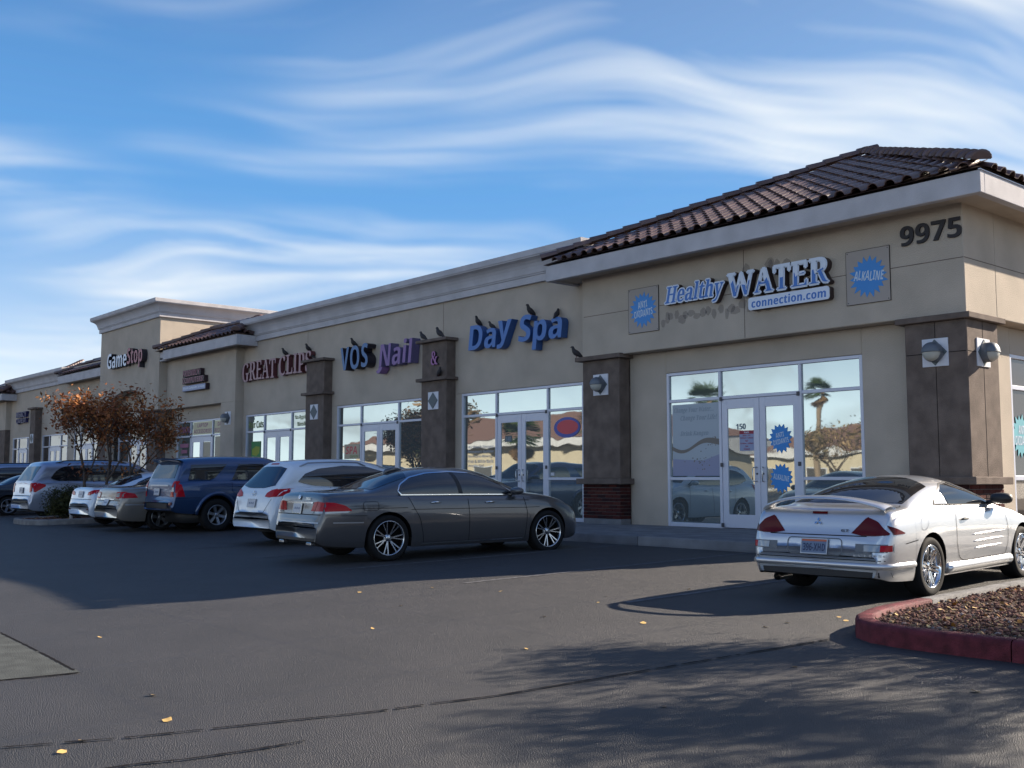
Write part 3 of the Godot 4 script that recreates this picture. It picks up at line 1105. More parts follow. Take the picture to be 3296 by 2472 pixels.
	hip_caps(roof, e0 + Vector3(0.0, 0.02, 0.0), apex)
	hip_caps(roof, e1 + Vector3(0.0, 0.02, 0.0), apex)
	# --- pillars between the shops
	pillar(s, -22.08, -21.02, 4.48, -15.958, "tall")
	pillar(s, -27.99, -26.95, 4.48, -15.965, "tall")
	pillar(s, -54.70, -53.92, 4.42, ZB, "tall_plain")
	# --- bay with the small tiled roof
	W.call(-38.3, -32.65, 3.515, 5.42, -16.6, ZFC)
	W.call(-33.70, -32.65, -0.02, 3.515, -16.6, ZFC)
	W.call(-38.3, -37.97, -0.02, 3.515, -16.5, ZW)
	W.call(-37.97, -33.70, 3.05, 3.515, -16.5, ZW)
	shopfront(s, -37.97, -33.71, -36.75, -35.0, ZW, true, true, "pane")
	part(s, "fascia", span_mesh(-37.65, -31.70, 5.30, 5.64, -15.65, -15.50, 0.008), M.stucco_trim)
	part(s, "fascia", span_mesh(-31.85, -31.70, 5.30, 5.64, -17.5, -15.651, 0.008), M.stucco_trim)
	part(s, "fascia", span_mesh(-38.3, -37.651, 5.30, 5.64, -15.80, -15.66, 0.008), M.stucco_trim)
	part(s, "soffit", span_mesh(-38.3, -31.86, 5.36, 5.42, -16.3, -15.66), st)
	small_roof(s, -38.30, -31.68, -15.46, 5.66, 1.62)
	# --- tall bay
	tall_bay(s)
	# --- low bay beyond it
	W.call(-59.1, -44.45, 3.05, 6.05, -16.6, ZW)
	for q in [[-59.1, -58.55], [-55.85, -53.75], [-50.1, -49.2], [-46.0, -44.45]]: W.call(q[0], q[1], -0.02, 3.05, -16.6, ZW)
	shopfront(s, -58.55, -55.85, -57.6, -56.2, ZW, false, true, "pane_dark")
	shopfront(s, -53.75, -50.1, -52.7, -51.1, ZW, false, true, "pane_dark")
	shopfront(s, -49.2, -46.0, -48.4, -46.9, ZW, false, true, "pane_dark")
	cornice(s, [Vector2(-59.0, ZW), Vector2(-50.05, ZW)], 5.36)
	part(s, "fascia", span_mesh(-50.2, -44.46, 5.26, 5.62, -15.9, -15.76, 0.008), M.stucco_trim)
	part(s, "soffit", span_mesh(-50.2, -44.46, 5.30, 5.36, -16.4, -15.9), st)
	small_roof(s, -50.3, -42.3, -15.72, 5.64, 1.3)
	# --- last bay in view, stepped forward
	W.call(-67.0, -59.1, 3.5, 5.3, -16.6, -16.0)
	W.call(-60.4, -59.1, -0.02, 3.5, -16.6, -16.0, M.stucco_brown)
	W.call(-67.0, -60.4, -0.02, 3.5, -16.6, -16.3)
	part(s, "fascia", span_mesh(-67.0, -58.15, 4.98, 5.32, -15.64, -15.5, 0.008), M.stucco_trim)
	part(s, "fascia", span_mesh(-58.29, -58.15, 4.98, 5.32, -16.3, -15.641, 0.008), M.stucco_trim)
	small_roof(s, -67.0, -58.1, -15.45, 5.34, 1.6)
	# flat roofs and back, so that the sun enters nowhere
	W.call(-32.65, -16.155, 5.0, 5.2, -34.0, -16.5, M.concrete, 0.0, "flat_roof")
	W.call(-67.0, -32.65, 5.0, 5.2, -34.0, -16.6, M.concrete, 0.0, "flat_roof")
	W.call(-67.0, -8.3, -0.3, 5.25, -34.3, -34.0, st, 0.0, "back_wall")
	W.call(-67.0, -8.31, -0.3, -0.02, -34.0, -16.6, M.concrete, 0.0, "shop_floor")

func corner_pillar(s: Node):
	# an L of brown stucco round the corner, with its own bricks
	var p := group_part(s, "pillar")
	var x0 := -8.72
	var x1 := -7.69
	var zz := -16.99
	part(p, "shaft", span_mesh(x0, x1, 0.935, 3.41, zz, ZB, 0.012), M.stucco_brown)
	part(p, "cap", span_mesh(x0 - 0.12, x1 + 0.09, 3.41, 3.503, zz - 0.11, ZB + 0.09, 0.008), M.stucco_brown)
	part(p, "lower_ledge", span_mesh(x0 - 0.11, x1 + 0.11, 0.835, 0.955, zz - 0.11, ZB + 0.11, 0.01), M.stucco_brown)
	part(p, "footing", span_mesh(x0, x1, -0.06, 0.10, zz, ZB, 0.01), M.concrete)
	part(p, "brick_core", span_mesh(x0 + 0.012, x1 - 0.012, 0.10, 0.835, zz + 0.012, ZB - 0.012), M.mortar)
	var h := 0.735 / 10
	for side in 2:
		for r in 10:
			var run := (x1 - x0) if side == 0 else (ZB - zz)
			var at := -0.1 if (r + side) % 2 else 0.0
			while at < run - 0.01:
				var a := maxf(at, 0.0)
				var e := minf(at + 0.215, run)
				if e - a > 0.03:
					var mid := (a + e) / 2
					var o := part(p, "brick", brick_mesh(e - a - 0.011, h - 0.011), M["brick_%d" % [0, 0, 1, 2, 0, 3, 1, 0][rng.randi() % 8]])
					o.position = Vector3(x0 + mid, 0.10 + (r + 0.5) * h, ZB - 0.03 + rng.randf() * 0.005) if side == 0 else Vector3(x1 - 0.03 + rng.randf() * 0.005, 0.10 + (r + 0.5) * h, ZB - 0.005 - mid)
					if side == 1: o.rotation.y = PI / 2
				at += 0.215
	# scored joints
	for q in [[x0 + 0.02, x1 - 0.02, 2.90, 2.91, ZB - 0.002, ZB + 0.003], [-8.21, -8.202, 0.96, 3.40, ZB - 0.002, ZB + 0.003], [-7.692, -7.687, 0.96, 3.40, -16.47, -16.462], [-7.692, -7.687, 2.90, 2.91, zz + 0.02, ZB - 0.02]]:
		part(p, "joint", span_mesh(q[0], q[1], q[2], q[3], q[4], q[5]), M.gap)

func roof_deck(e: Array, top: Array) -> MB:
	var b := MB.new()
	b.tri(e[0], e[1], top[0])
	b.quad(e[1], e[2], top[1], top[0])
	b.tri(e[2], e[3], top[1])
	b.quad(e[3], e[0], top[0], top[1])
	return b

# a hipped tile roof cut off flat behind its crest; r is the run from eave to crest
func small_roof(s: Node, x0: float, x1: float, z: float, y: float, r: float):
	var hgt := y + r * 0.45
	var b := MB.new()
	var p := [Vector3(x0, y, z), Vector3(x1, y, z), Vector3(x1 - r, hgt, z - r), Vector3(x0 + r, hgt, z - r), Vector3(x1, y, z - 2 * r), Vector3(x0, y, z - 2 * r)]
	b.quad(p[0], p[1], p[2], p[3])
	b.tri(p[1], p[4], p[2])
	b.tri(p[5], p[0], p[3])
	b.quad(p[4], p[5], p[3], p[2])
	var roof := part(s, "roof", b, M.tile_1)
	var up := Vector3(0, 0.45, -1).normalized()
	var ln := r * sqrt(1.0 + 0.45 * 0.45)
	tile_slope(roof, p[0], Vector3.RIGHT, up, x1 - x0, ln, func(u, v): return u > v * r / ln + 0.05 and u < (x1 - x0) - v * r / ln - 0.05, false)
	var up2 := Vector3(-1, 0.45, 0).normalized()
	tile_slope(roof, p[1], Vector3(0, 0, -1), up2, 2 * r, ln, func(u, v): return u > v * r / ln + 0.05 and u < 2 * r - v * r / ln - 0.05, false)
	hip_caps(roof, p[0] + Vector3(0, 0.01, 0), p[3])
	hip_caps(roof, p[1] + Vector3(0, 0.01, 0), p[2])
	hip_caps(roof, p[3] + Vector3(0, -0.03, 0), p[2] + Vector3(0, -0.03, 0))

func tall_bay(s: Node):
	var x0 := -44.45
	var x1 := -38.3
	# front with an arched opening
	var poly := PackedVector2Array([Vector2(x0, -0.02), Vector2(-43.55, -0.02), Vector2(-43.55, 3.62)])
	for k in range(1, 16):
		var a := PI - PI * k / 16.0
		poly.append(Vector2(-41.40 + cos(a) * 2.15, 3.62 + sin(a) * 0.80))
	poly.append_array(PackedVector2Array([Vector2(-39.25, 3.62), Vector2(-39.25, -0.02), Vector2(x1, -0.02), Vector2(x1, 7.05), Vector2(x0, 7.05)]))
	var b := MB.new()
	b.prism(poly, ZGS - 0.34, ZGS)
	part(s, "tall_wall", b, M.stucco)
	part(s, "tall_wall", span_mesh(x1 - 0.3, x1 - 0.002, -0.02, 7.05, -23.0, ZGS - 0.341), M.stucco)
	part(s, "tall_wall", span_mesh(x0 + 0.002, x0 + 0.3, -0.02, 7.05, -23.0, ZGS - 0.341), M.stucco)
	part(s, "tall_wall", span_mesh(x0, x1, 3.06, 7.0, -16.5, ZW + 0.1), M.stucco)
	part(s, "tall_wall", span_mesh(x0 + 0.3, x1 - 0.3, 4.9, 6.95, -23.0, -22.7), M.stucco)
	part(s, "flat_roof", span_mesh(x0 + 0.3, x1 - 0.3, 6.7, 6.8, -22.7, -16.5), M.concrete)
	shopfront(s, -43.50, -39.30, -42.3, -40.5, ZW + 0.12, false, true, "pane_dark", 3.055)
	cornice(s, [Vector2(x0, -23.0), Vector2(x0, ZGS), Vector2(x1, ZGS), Vector2(x1, -23.0)], 6.99, 0.93)
	# brown piers at both ends
	for q in [[-39.22, -38.29], [-44.46, -43.58]]:
		var p := group_part(s, "pillar")
		part(p, "shaft", span_mesh(q[0], q[1], -0.03, 3.43, ZGS - 0.33, ZGS + 0.02, 0.01), M.stucco_brown)
		part(p, "cap", span_mesh(q[0] - 0.06, q[1] + 0.08, 3.43, 3.51, ZGS - 0.34, ZGS + 0.1, 0.008), M.stucco_brown)


# ------------------------------------------------------------------ what stands across the car park and shows in the glass
func build_far_side():
	# far shop with a pink roof at the end of the row
	var f := thing("far_shop", "distant building with a pinkish hipped tile roof past the end of the strip", "building", Vector3(-90, -0.6, -27))
	part(f, "wall", span_mesh(-16, 14, 0, 6.3, -9, 7), M.stucco_far)
	var r := MB.new()
	var e := [Vector3(-17, 6.3, 8), Vector3(15, 6.3, 8), Vector3(15, 6.3, -10), Vector3(-17, 6.3, -10)]
	var t0 := Vector3(-8, 10.6, -1)
	var t1 := Vector3(6.4, 10.6, -1)
	r.quad(e[0], e[1], t1, t0); r.tri(e[1], e[2], t1); r.quad(e[2], e[3], t0, t1); r.tri(e[3], e[0], t0)
	var rf := part(f, "roof", r, M.tile_pink)
	hip_caps(rf, e[1], t1)
	for q in [["shop_building", -82.0, 33.0, 44.0, 16.0, 4.6, "cream shop building with a broad pink tile roof across the car park"], ["shop_building", -62.0, 82.0, 46.0, 16.0, 4.8, "pale shop building farthest across the car park behind the tall palms"]]:
		var b := thing(q[0], q[6], "building", Vector3(q[1], -0.6, q[2]))
		part(b, "wall", span_mesh(-q[3] / 2, q[3] / 2, 0, q[5], 0, q[4]), M.stucco_far)
		part(b, "fascia", span_mesh(-q[3] / 2 - 0.9, q[3] / 2 + 0.9, q[5], q[5] + 0.7, -0.9, q[4] + 0.9), M.stucco_trim)
		var m := MB.new()
		var y: float = q[5] + 0.7
		var h: float = q[3] / 2 + 1.0
		var v := [Vector3(-h, y, -1), Vector3(-h, y, q[4] + 1), Vector3(h, y, q[4] + 1), Vector3(h, y, -1)]
		var a0 := Vector3(-h + 8, y + 2.9, q[4] / 2)
		var a1 := Vector3(h - 8, y + 2.9, q[4] / 2)
		m.quad(v[1], v[2], a1, a0); m.tri(v[2], v[3], a1); m.quad(v[3], v[0], a0, a1); m.tri(v[0], v[1], a0)
		part(b, "roof", m, M.tile_pink)
		var i := 0
		var x: float = -q[3] / 2 + 3.0
		while x < q[3] / 2 - 3.0:
			var w := group_part(b, "window", Vector3(x, 0, -0.04))
			part(w, "frame", span_mesh(-1.5, 1.5, 0.1, 2.9, -0.03, 0.03), M.frame)
			part(w, "pane", span_mesh(-1.4, 1.4, 0.2, 2.8, -0.05, -0.02), M.pane_dark)
			x += 7.0
			i += 1


# ------------------------------------------------------------------ lamps and plaques on the pillars
func half_lathe(prof: Array, a0: float, a1: float, segs := 14) -> MB:
	var b := MB.new(true)
	var rows := []
	for p in prof:
		var r := PackedVector3Array()
		for k in segs + 1:
			var a := lerpf(a0, a1, float(k) / segs)
			r.append(Vector3(cos(a) * p[0], sin(a) * p[0], p[1]))
		rows.append(r)
	b.skin(rows)
	return b

func plaque(called: String, label: String, at: Vector3, turn: float, lamp: bool, group: String):
	var t := thing(called, label, "wall lamp" if lamp else "plaque", at, turn, group)
	var b := MB.new()
	b.box(Vector3(0, 0, 0.008), Vector3(0.43, 0.445, 0.022), 0.003)
	part(t, "plate", b, M.plaque_white)
	var d := MB.new()
	d.prism(PackedVector2Array([Vector2(0.2, 0), Vector2(0, 0.208), Vector2(-0.2, 0), Vector2(0, -0.208)]), 0.015, 0.032)
	part(t, "diamond", d, M.plaque_grey)
	if not lamp: return
	var base := MB.new(true)
	base.lathe([[0.150, 0.03], [0.156, 0.045], [0.156, 0.12], [0.15, 0.135], [0.0, 0.136]], Vector3.ZERO, Vector3(0, 0, 1), 28)
	part(t, "lamp_housing", base, M.lamp_grey)
	var dome := [[0.146, 0.13], [0.14, 0.17], [0.118, 0.21], [0.075, 0.238], [0.0, 0.248]]
	var hood := []
	for p in dome: hood.append([p[0] + 0.010 if p[0] > 0 else 0.0, p[1] + 0.006])
	part(t, "lens", half_lathe(dome, 0, TAU, 28), M.lamp_lens)
	part(t, "hood", half_lathe(hood, 0.0, PI, 18), M.lamp_grey)
	var rib := MB.new(true)
	rib.tube([Vector3(-0.155, 0, 0.13), Vector3(-0.14, 0, 0.19), Vector3(-0.09, 0, 0.24), Vector3(0, 0, 0.258), Vector3(0.09, 0, 0.24), Vector3(0.14, 0, 0.19), Vector3(0.155, 0, 0.13)], [0.009, 0.009, 0.009, 0.009, 0.009, 0.009, 0.009], 6)
	part(t, "guard", rib, M.lamp_grey)

func build_lamps():
	plaque("wall_lamp", "round grey lamp on the brick footed pillar left of the corner shop window", Vector3(-15.60, 2.905, ZB), 0, true, "round wall lamps on diamond plaques")
	plaque("wall_lamp", "round grey lamp on the shaded front of the corner pillar below the house number", Vector3(-8.205, 2.915, ZB), 0, true, "round wall lamps on diamond plaques")
	plaque("wall_lamp", "round grey lamp on the sunlit side of the corner pillar", Vector3(-7.69, 2.905, -16.45), PI / 2, true, "round wall lamps on diamond plaques")
	plaque("wall_lamp", "round grey lamp on the cream pier right of the computer shop door", Vector3(-33.13, 2.97, ZFC), 0, true, "round wall lamps on diamond plaques")
	plaque("wall_lamp", "round grey lamp on the brown pier of the tall bay behind the orange tree", Vector3(-38.75, 2.905, ZGS + 0.02), 0, true, "round wall lamps on diamond plaques")
	plaque("diamond_plaque", "white plaque with grey diamond on the tall brown pillar with the pink ampersand", Vector3(-21.545, 2.905, -15.958), 0, false, "diamond plaques without lamps")
	plaque("diamond_plaque", "white plaque with grey diamond on the tall brown pillar beside the hair salon", Vector3(-27.465, 2.905, -15.965), 0, false, "diamond plaques without lamps")
	plaque("diamond_plaque", "small white diamond plaque on the far brown pillar at the left", Vector3(-54.3, 2.9, ZB), 0, false, "diamond plaques without lamps")


# ------------------------------------------------------------------ signs
func rect(x0: float, x1: float, y0: float, y1: float) -> Rect2:
	return Rect2(x0, y0, x1 - x0, y1 - y0)

func moved(ls: Array, at: Vector3) -> Array:
	return ls

# a sign thing stands at the wall plane z; its letters are given in world x, y
func build_signs():
	var t := thing("shop_sign", "blue script and white wave lettered sign over the corner shop", "sign", Vector3(0, 0, ZB))
	for l in set_line("Healthy", "serif", rect(-13.72, -12.32, 4.27, 4.715), 0.22):
		for p in outer_of(l, 0.026):
			var b := MB.new()
			b.prism(p, 0.0, 0.115)
			var f := MB.new()
			f.prism(p, 0.115, 0.125)
			part(t, "letter_body", b, M.return_brown)
			part(t, "letter_face", f, M.sign_white)
		var m := letter_mesh(l, 0.125, 0.130)
		part(t, "letter", m, M.sign_blue)
	var wv := set_line("WATER", "serif", rect(-12.16, -10.0, 4.29, 4.73), 0.03)
	for l in wv:
		for p in outer_of(l, 0.024):
			var b := MB.new()
			b.prism(p, 0.0, 0.135)
			part(t, "letter_body", b, M.return_brown)
		var lm := letter_mesh({"tris": l.tris, "loops": []}, 0.15, 0.15)
		part(t, "letter", lm, M.sign_white)
		# white rim round the letter
		for loop in l.loops:
			var rim := MB.new()
			for k in loop.size():
				var a: Vector2 = loop[k]
				var c: Vector2 = loop[(k + 1) % loop.size()]
				var n := (c - a).normalized().orthogonal() * -0.022
				if a.distance_to(c) < 0.002: continue
				rim.quad(Vector3(a.x, a.y, 0.142), Vector3(a.x - n.x, a.y - n.y, 0.142), Vector3(c.x - n.x, c.y - n.y, 0.142), Vector3(c.x, c.y, 0.142))
				rim.quad(Vector3(a.x, a.y, 0.135), Vector3(a.x, a.y, 0.15), Vector3(c.x, c.y, 0.15), Vector3(c.x, c.y, 0.135))
			part(t, "letter_rim", rim, M.sign_white)
		# the blue wave that fills its lower part
		var bx := Rect2(l.loops[0][0], Vector2.ZERO)
		for loop in l.loops:
			for p in loop: bx = bx.expand(p)
		var wave := PackedVector2Array([Vector2(bx.position.x - 0.1, 4.2)])
		wave.append(Vector2(bx.end.x + 0.1, 4.2))
		var n := 24
		for k in n + 1:
			var x := lerpf(bx.end.x + 0.1, bx.position.x - 0.1, float(k) / n)
			var ph := fposmod((x + 12.2) * 5.2, 1.0)
			wave.append(Vector2(x, 4.475 + 0.11 * pow(ph, 2.0) - 0.02 * sin(x * 31.0)))
		for loop in l.loops:
			if Geometry2D.is_polygon_clockwise(loop): continue
			for small in Geometry2D.offset_polygon(loop, -0.010):
				for p in Geometry2D.intersect_polygons(small, wave):
					if Geometry2D.is_polygon_clockwise(p): continue
					var holes := []
					for h in l.loops:
						if Geometry2D.is_polygon_clockwise(h): holes.append(h)
					var bits := [p]
					for h in holes:
						var nb := []
						for q in bits:
							for r in Geometry2D.clip_polygons(q, h):
								if not Geometry2D.is_polygon_clockwise(r): nb.append(r)
						bits = nb
					for q in bits:
						var b := MB.new()
						b.prism(q, 0.150, 0.156, false)
						part(t, "wave", b, M.sign_blue)
	var bd := MB.new()
	var rp := rounded(rect(-11.68, -9.99, 3.995, 4.225), 0.05)
	bd.prism(rp, 0.0, 0.13)
	part(t, "board_body", bd, M.return_brown)
	var bf := MB.new()
	bf.prism(rp, 0.13, 0.145)
	part(t, "board_face", bf, M.sign_white)
	add_letters(t, "letter", set_line("connection.com", "sans", rect(-11.61, -10.06, 4.035, 4.19), 0.06), 0.145, 0.149, M.sign_blue, M.sign_blue)
	# two square panels with star bursts
	for q in [["ANTI", "OXIDANTS", -14.775, -13.965, 3.895, 4.805, -14.37, 4.36, 0.39, "square tan panel with blue starburst reading anti oxidants, left of the corner shop sign", 5, 0.08], ["ALKALINE", "", -9.735, -8.935, 3.855, 4.765, -9.32, 4.30, 0.375, "square tan panel with blue starburst reading alkaline, right of the corner shop sign", 9, -0.1]]:
		var s := thing("sign_panel", q[9], "sign", Vector3(0, 0, ZB), 0, "starburst wall panels")
		part(s, "panel", span_mesh(q[2], q[3], q[4], q[5], 0.0, 0.018, 0.003), M.panel_tan)
		var fr := MB.new()
		fr.span(q[2] - 0.006, q[3] + 0.006, q[4] - 0.006, q[4], 0, 0.016)
		fr.span(q[2] - 0.006, q[3] + 0.006, q[5], q[5] + 0.006, 0, 0.016)
		fr.span(q[2] - 0.006, q[2], q[4], q[5], 0, 0.016)
		fr.span(q[3], q[3] + 0.006, q[4], q[5], 0, 0.016)
		part(s, "edge", fr, M.gap)
		var sc := MB.new(true)
		for cx in [q[2] + 0.03, q[3] - 0.03]:
			for cy in [q[4] + 0.03, q[5] - 0.03]: sc.lathe([[0.009, 0.018], [0.008, 0.024], [0.0, 0.025]], Vector3(cx, cy, 0), Vector3(0, 0, 1), 8)
		part(s, "screws", sc, M.dark_metal)
		var b := MB.new()
		b.prism(burst(Vector2(q[6], q[7]), q[8], q[8] * 1.0, 18, 0.66, q[10]), 0.018, 0.022, false)
		part(s, "starburst", b, M.burst_blue)
		var c := Vector2(q[6], q[7])
		if q[1]:
			add_letters(s, "letter", set_line(q[0], "sans", rect(c.x - 0.13, c.x + 0.12, c.y + 0.03, c.y + 0.17), 0.0, [0, 0.012, -0.006, 0.01]), 0.022, 0.025, M.burst_text, M.burst_text, q[11], c)
			add_letters(s, "letter", set_line(q[1], "sans", rect(c.x - 0.25, c.x + 0.25, c.y - 0.15, c.y - 0.005), 0.0, [0.0, 0.014, 0.0, 0.012, -0.004, 0.012, 0.0, 0.01]), 0.022, 0.025, M.burst_text, M.burst_text, q[11], c)
		else:
			add_letters(s, "letter", set_line(q[0], "sans", rect(c.x - 0.27, c.x + 0.27, c.y - 0.07, c.y + 0.09), 0.08, [0.0, 0.014, 0.0, 0.012, -0.004, 0.012, 0.0, 0.01]), 0.022, 0.025, M.burst_text, M.burst_text, q[11], c)
	var hn := thing("house_number", "black house number 9975 high on the corner wall under the eave", "number", Vector3(0, 0, ZB))
	add_letters(hn, "digit", set_line("9975", "sans", rect(-8.73, -7.70, 4.70, 5.025), 0.02, [0, 0, 0, 0]), 0.0, 0.035, M.number_black, M.number_black)
	# the nail shop: three words of channel letters
	t = thing("shop_sign", "thick bright blue channel letter sign reading day spa with pigeons on top", "sign", Vector3(0, 0, ZW))
	add_letters(t, "letter", set_line("Day Spa", "sans", rect(-20.28, -16.97, 3.87, 4.68), 0.13, [0, 0, 0.14, 0, 0.03, 0.0, 0.0]), 0.01, 0.21, M.spa_blue, M.spa_return)
	t = thing("shop_sign", "steel blue three letter sign with deep black sides, left of the purple word", "sign", Vector3(0, 0, ZW))
	add_letters(t, "letter", set_line("VOS", "sans", rect(-26.06, -24.64, 4.01, 4.68), 0.0, [0, 0, 0.02], 0.03), 0.01, 0.29, M.vos_blue, M.vos_return)
	t = thing("shop_sign", "purple slanted sign reading nail between the steel blue letters and the ampersand pillar", "sign", Vector3(0, 0, ZW))
	add_letters(t, "letter", set_line("Nail", "sans", rect(-24.10, -22.62, 3.97, 4.62), 0.12, [0, 0, 0.02, 0.0]), 0.01, 0.27, M.nail_purple, M.nail_return)
	var tail := MB.new()
	tail.prism(PackedVector2Array([Vector2(-24.105, 4.0), Vector2(-24.15, 3.9), Vector2(-24.25, 3.87), Vector2(-24.20, 3.80), Vector2(-24.08, 3.81), Vector2(-23.98, 3.9), Vector2(-23.955, 3.969), Vector2(-24.105, 3.969)]), 0.02, 0.265)
	part(t, "letter_tail", tail, M.nail_purple)
	t = thing("shop_sign", "small pink ampersand letter on the tall brown pillar", "sign", Vector3(0, 0, -15.968))
	add_letters(t, "letter", set_line("&", "serif", rect(-21.61, -21.33, 3.81, 4.16)), 0.0, 0.06, M.amp_pink, M.vos_return)
	t = thing("shop_sign", "faded red serif letter sign of the hair salon partly behind a pillar", "sign", Vector3(0, 0, ZW))
	add_letters(t, "letter", set_line("GREAT", "serif", rect(-32.42, -30.14, 4.14, 4.77), 0.0, [-0.01, 0.02, 0.02, 0.01, 0.0]), 0.01, 0.17, M.clips_face, M.clips_return)
	add_letters(t, "letter", set_line("CLIPS", "serif", rect(-29.93, -27.92, 4.15, 4.78), 0.0, [0.0, 0.02, 0.02, 0.01, 0.02]), 0.01, 0.17, M.clips_face, M.clips_return)
	t = thing("shop_sign", "white and red block letter sign with black sides high on the tall bay", "sign", Vector3(0, 0, ZGS))
	add_letters(t, "letter", set_line("Game", "sans", rect(-43.08, -41.02, 5.36, 5.98)), 0.01, 0.22, M.game_white, M.game_return)
	add_letters(t, "letter", set_line("Stop", "sans", rect(-40.96, -39.44, 5.20, 6.03)), 0.01, 0.22, M.game_red, M.game_return)
	t = thing("shop_sign", "dark red two line sign above a blue grey board over the computer shop", "sign", Vector3(0, 0, ZFC))
	part(t, "letter_back", span_mesh(-36.52, -35.04, 4.575, 4.82, 0.0, 0.16, 0.01), M.friendly_back)
	part(t, "letter_back", span_mesh(-36.54, -34.74, 4.325, 4.555, 0.0, 0.162, 0.01), M.friendly_back)
	add_letters(t, "letter", set_line("FRIENDLY", "sans", rect(-36.48, -35.10, 4.595, 4.80), 0.12), 0.162, 0.175, M.friendly_red, M.friendly_back)
	add_letters(t, "letter", set_line("COMPUTERS", "sans", rect(-36.50, -34.82, 4.345, 4.535), 0.08), 0.164, 0.175, M.friendly_red, M.friendly_back)
	part(t, "board_body", span_mesh(-36.52, -34.60, 4.05, 4.265, 0.0, 0.15, 0.01), M.friendly_back)
	part(t, "board_face", span_mesh(-36.50, -34.62, 4.065, 4.25, 0.15, 0.165, 0.004), M.friendly_box)
	add_print(t, "lettering", [set_line("Mobile Computer Services", "sans", rect(-36.44, -34.68, 4.10, 4.22), 0.15)], 0.165, 0.168, M.sign_white)
	t = thing("shop_sign", "dark blue two line sign on the low bay at the far left", "sign", Vector3(0, 0, ZW))
	add_letters(t, "letter", set_line("MERCY", "sans", rect(-57.64, -55.95, 4.05, 4.34)), 0.01, 0.16, M.far_blue, M.far_blue)
	add_letters(t, "letter", set_line("QUEST", "sans", rect(-57.60, -55.95, 3.72, 4.00)), 0.01, 0.16, M.far_blue, M.far_blue)
	# ghost of an older sign: soiled patches on the stucco
	var sm := mat("stain", lin(0.17, 0.15, 0.15), 0.95)
	sm.transparency = BaseMaterial3D.TRANSPARENCY_ALPHA
	sm.albedo_color.a = 0.26
	var strip := get_node("shopping_strip")
	var r2 := RandomNumberGenerator.new()
	r2.seed = 404
	for k in 26:
		var b := MB.new()
		var x := lerpf(-13.9, -11.1, k / 21.0) + r2.randf_range(-0.05, 0.05)
		var y := r2.randf_range(4.02, 4.17)
		if k > 20:
			x = r2.randf_range(-13.2, -10.0)
			y = 4.78 + r2.randf() * 0.05
		var w := r2.randf_range(0.05, 0.13)
		var h := r2.randf_range(0.06, 0.14)
		var p := PackedVector2Array()
		for j in 12: p.append(Vector2(x + cos(TAU * j / 12) * w * r2.randf_range(0.7, 1.1), y + sin(TAU * j / 12) * h * r2.randf_range(0.7, 1.1)))
		b.prism(p, ZB + 0.0015 + 0.0002 * k, ZB + 0.0016 + 0.0002 * k, false)
		part(strip, "stain", b, M.stain)


# ------------------------------------------------------------------ vinyl and posters on the glass
func decal(called: String, label: String, category := "decal", group := "", z := ZW - 0.040) -> Node3D:
	return thing(called, label, category, Vector3(0, 0, z), 0, group)

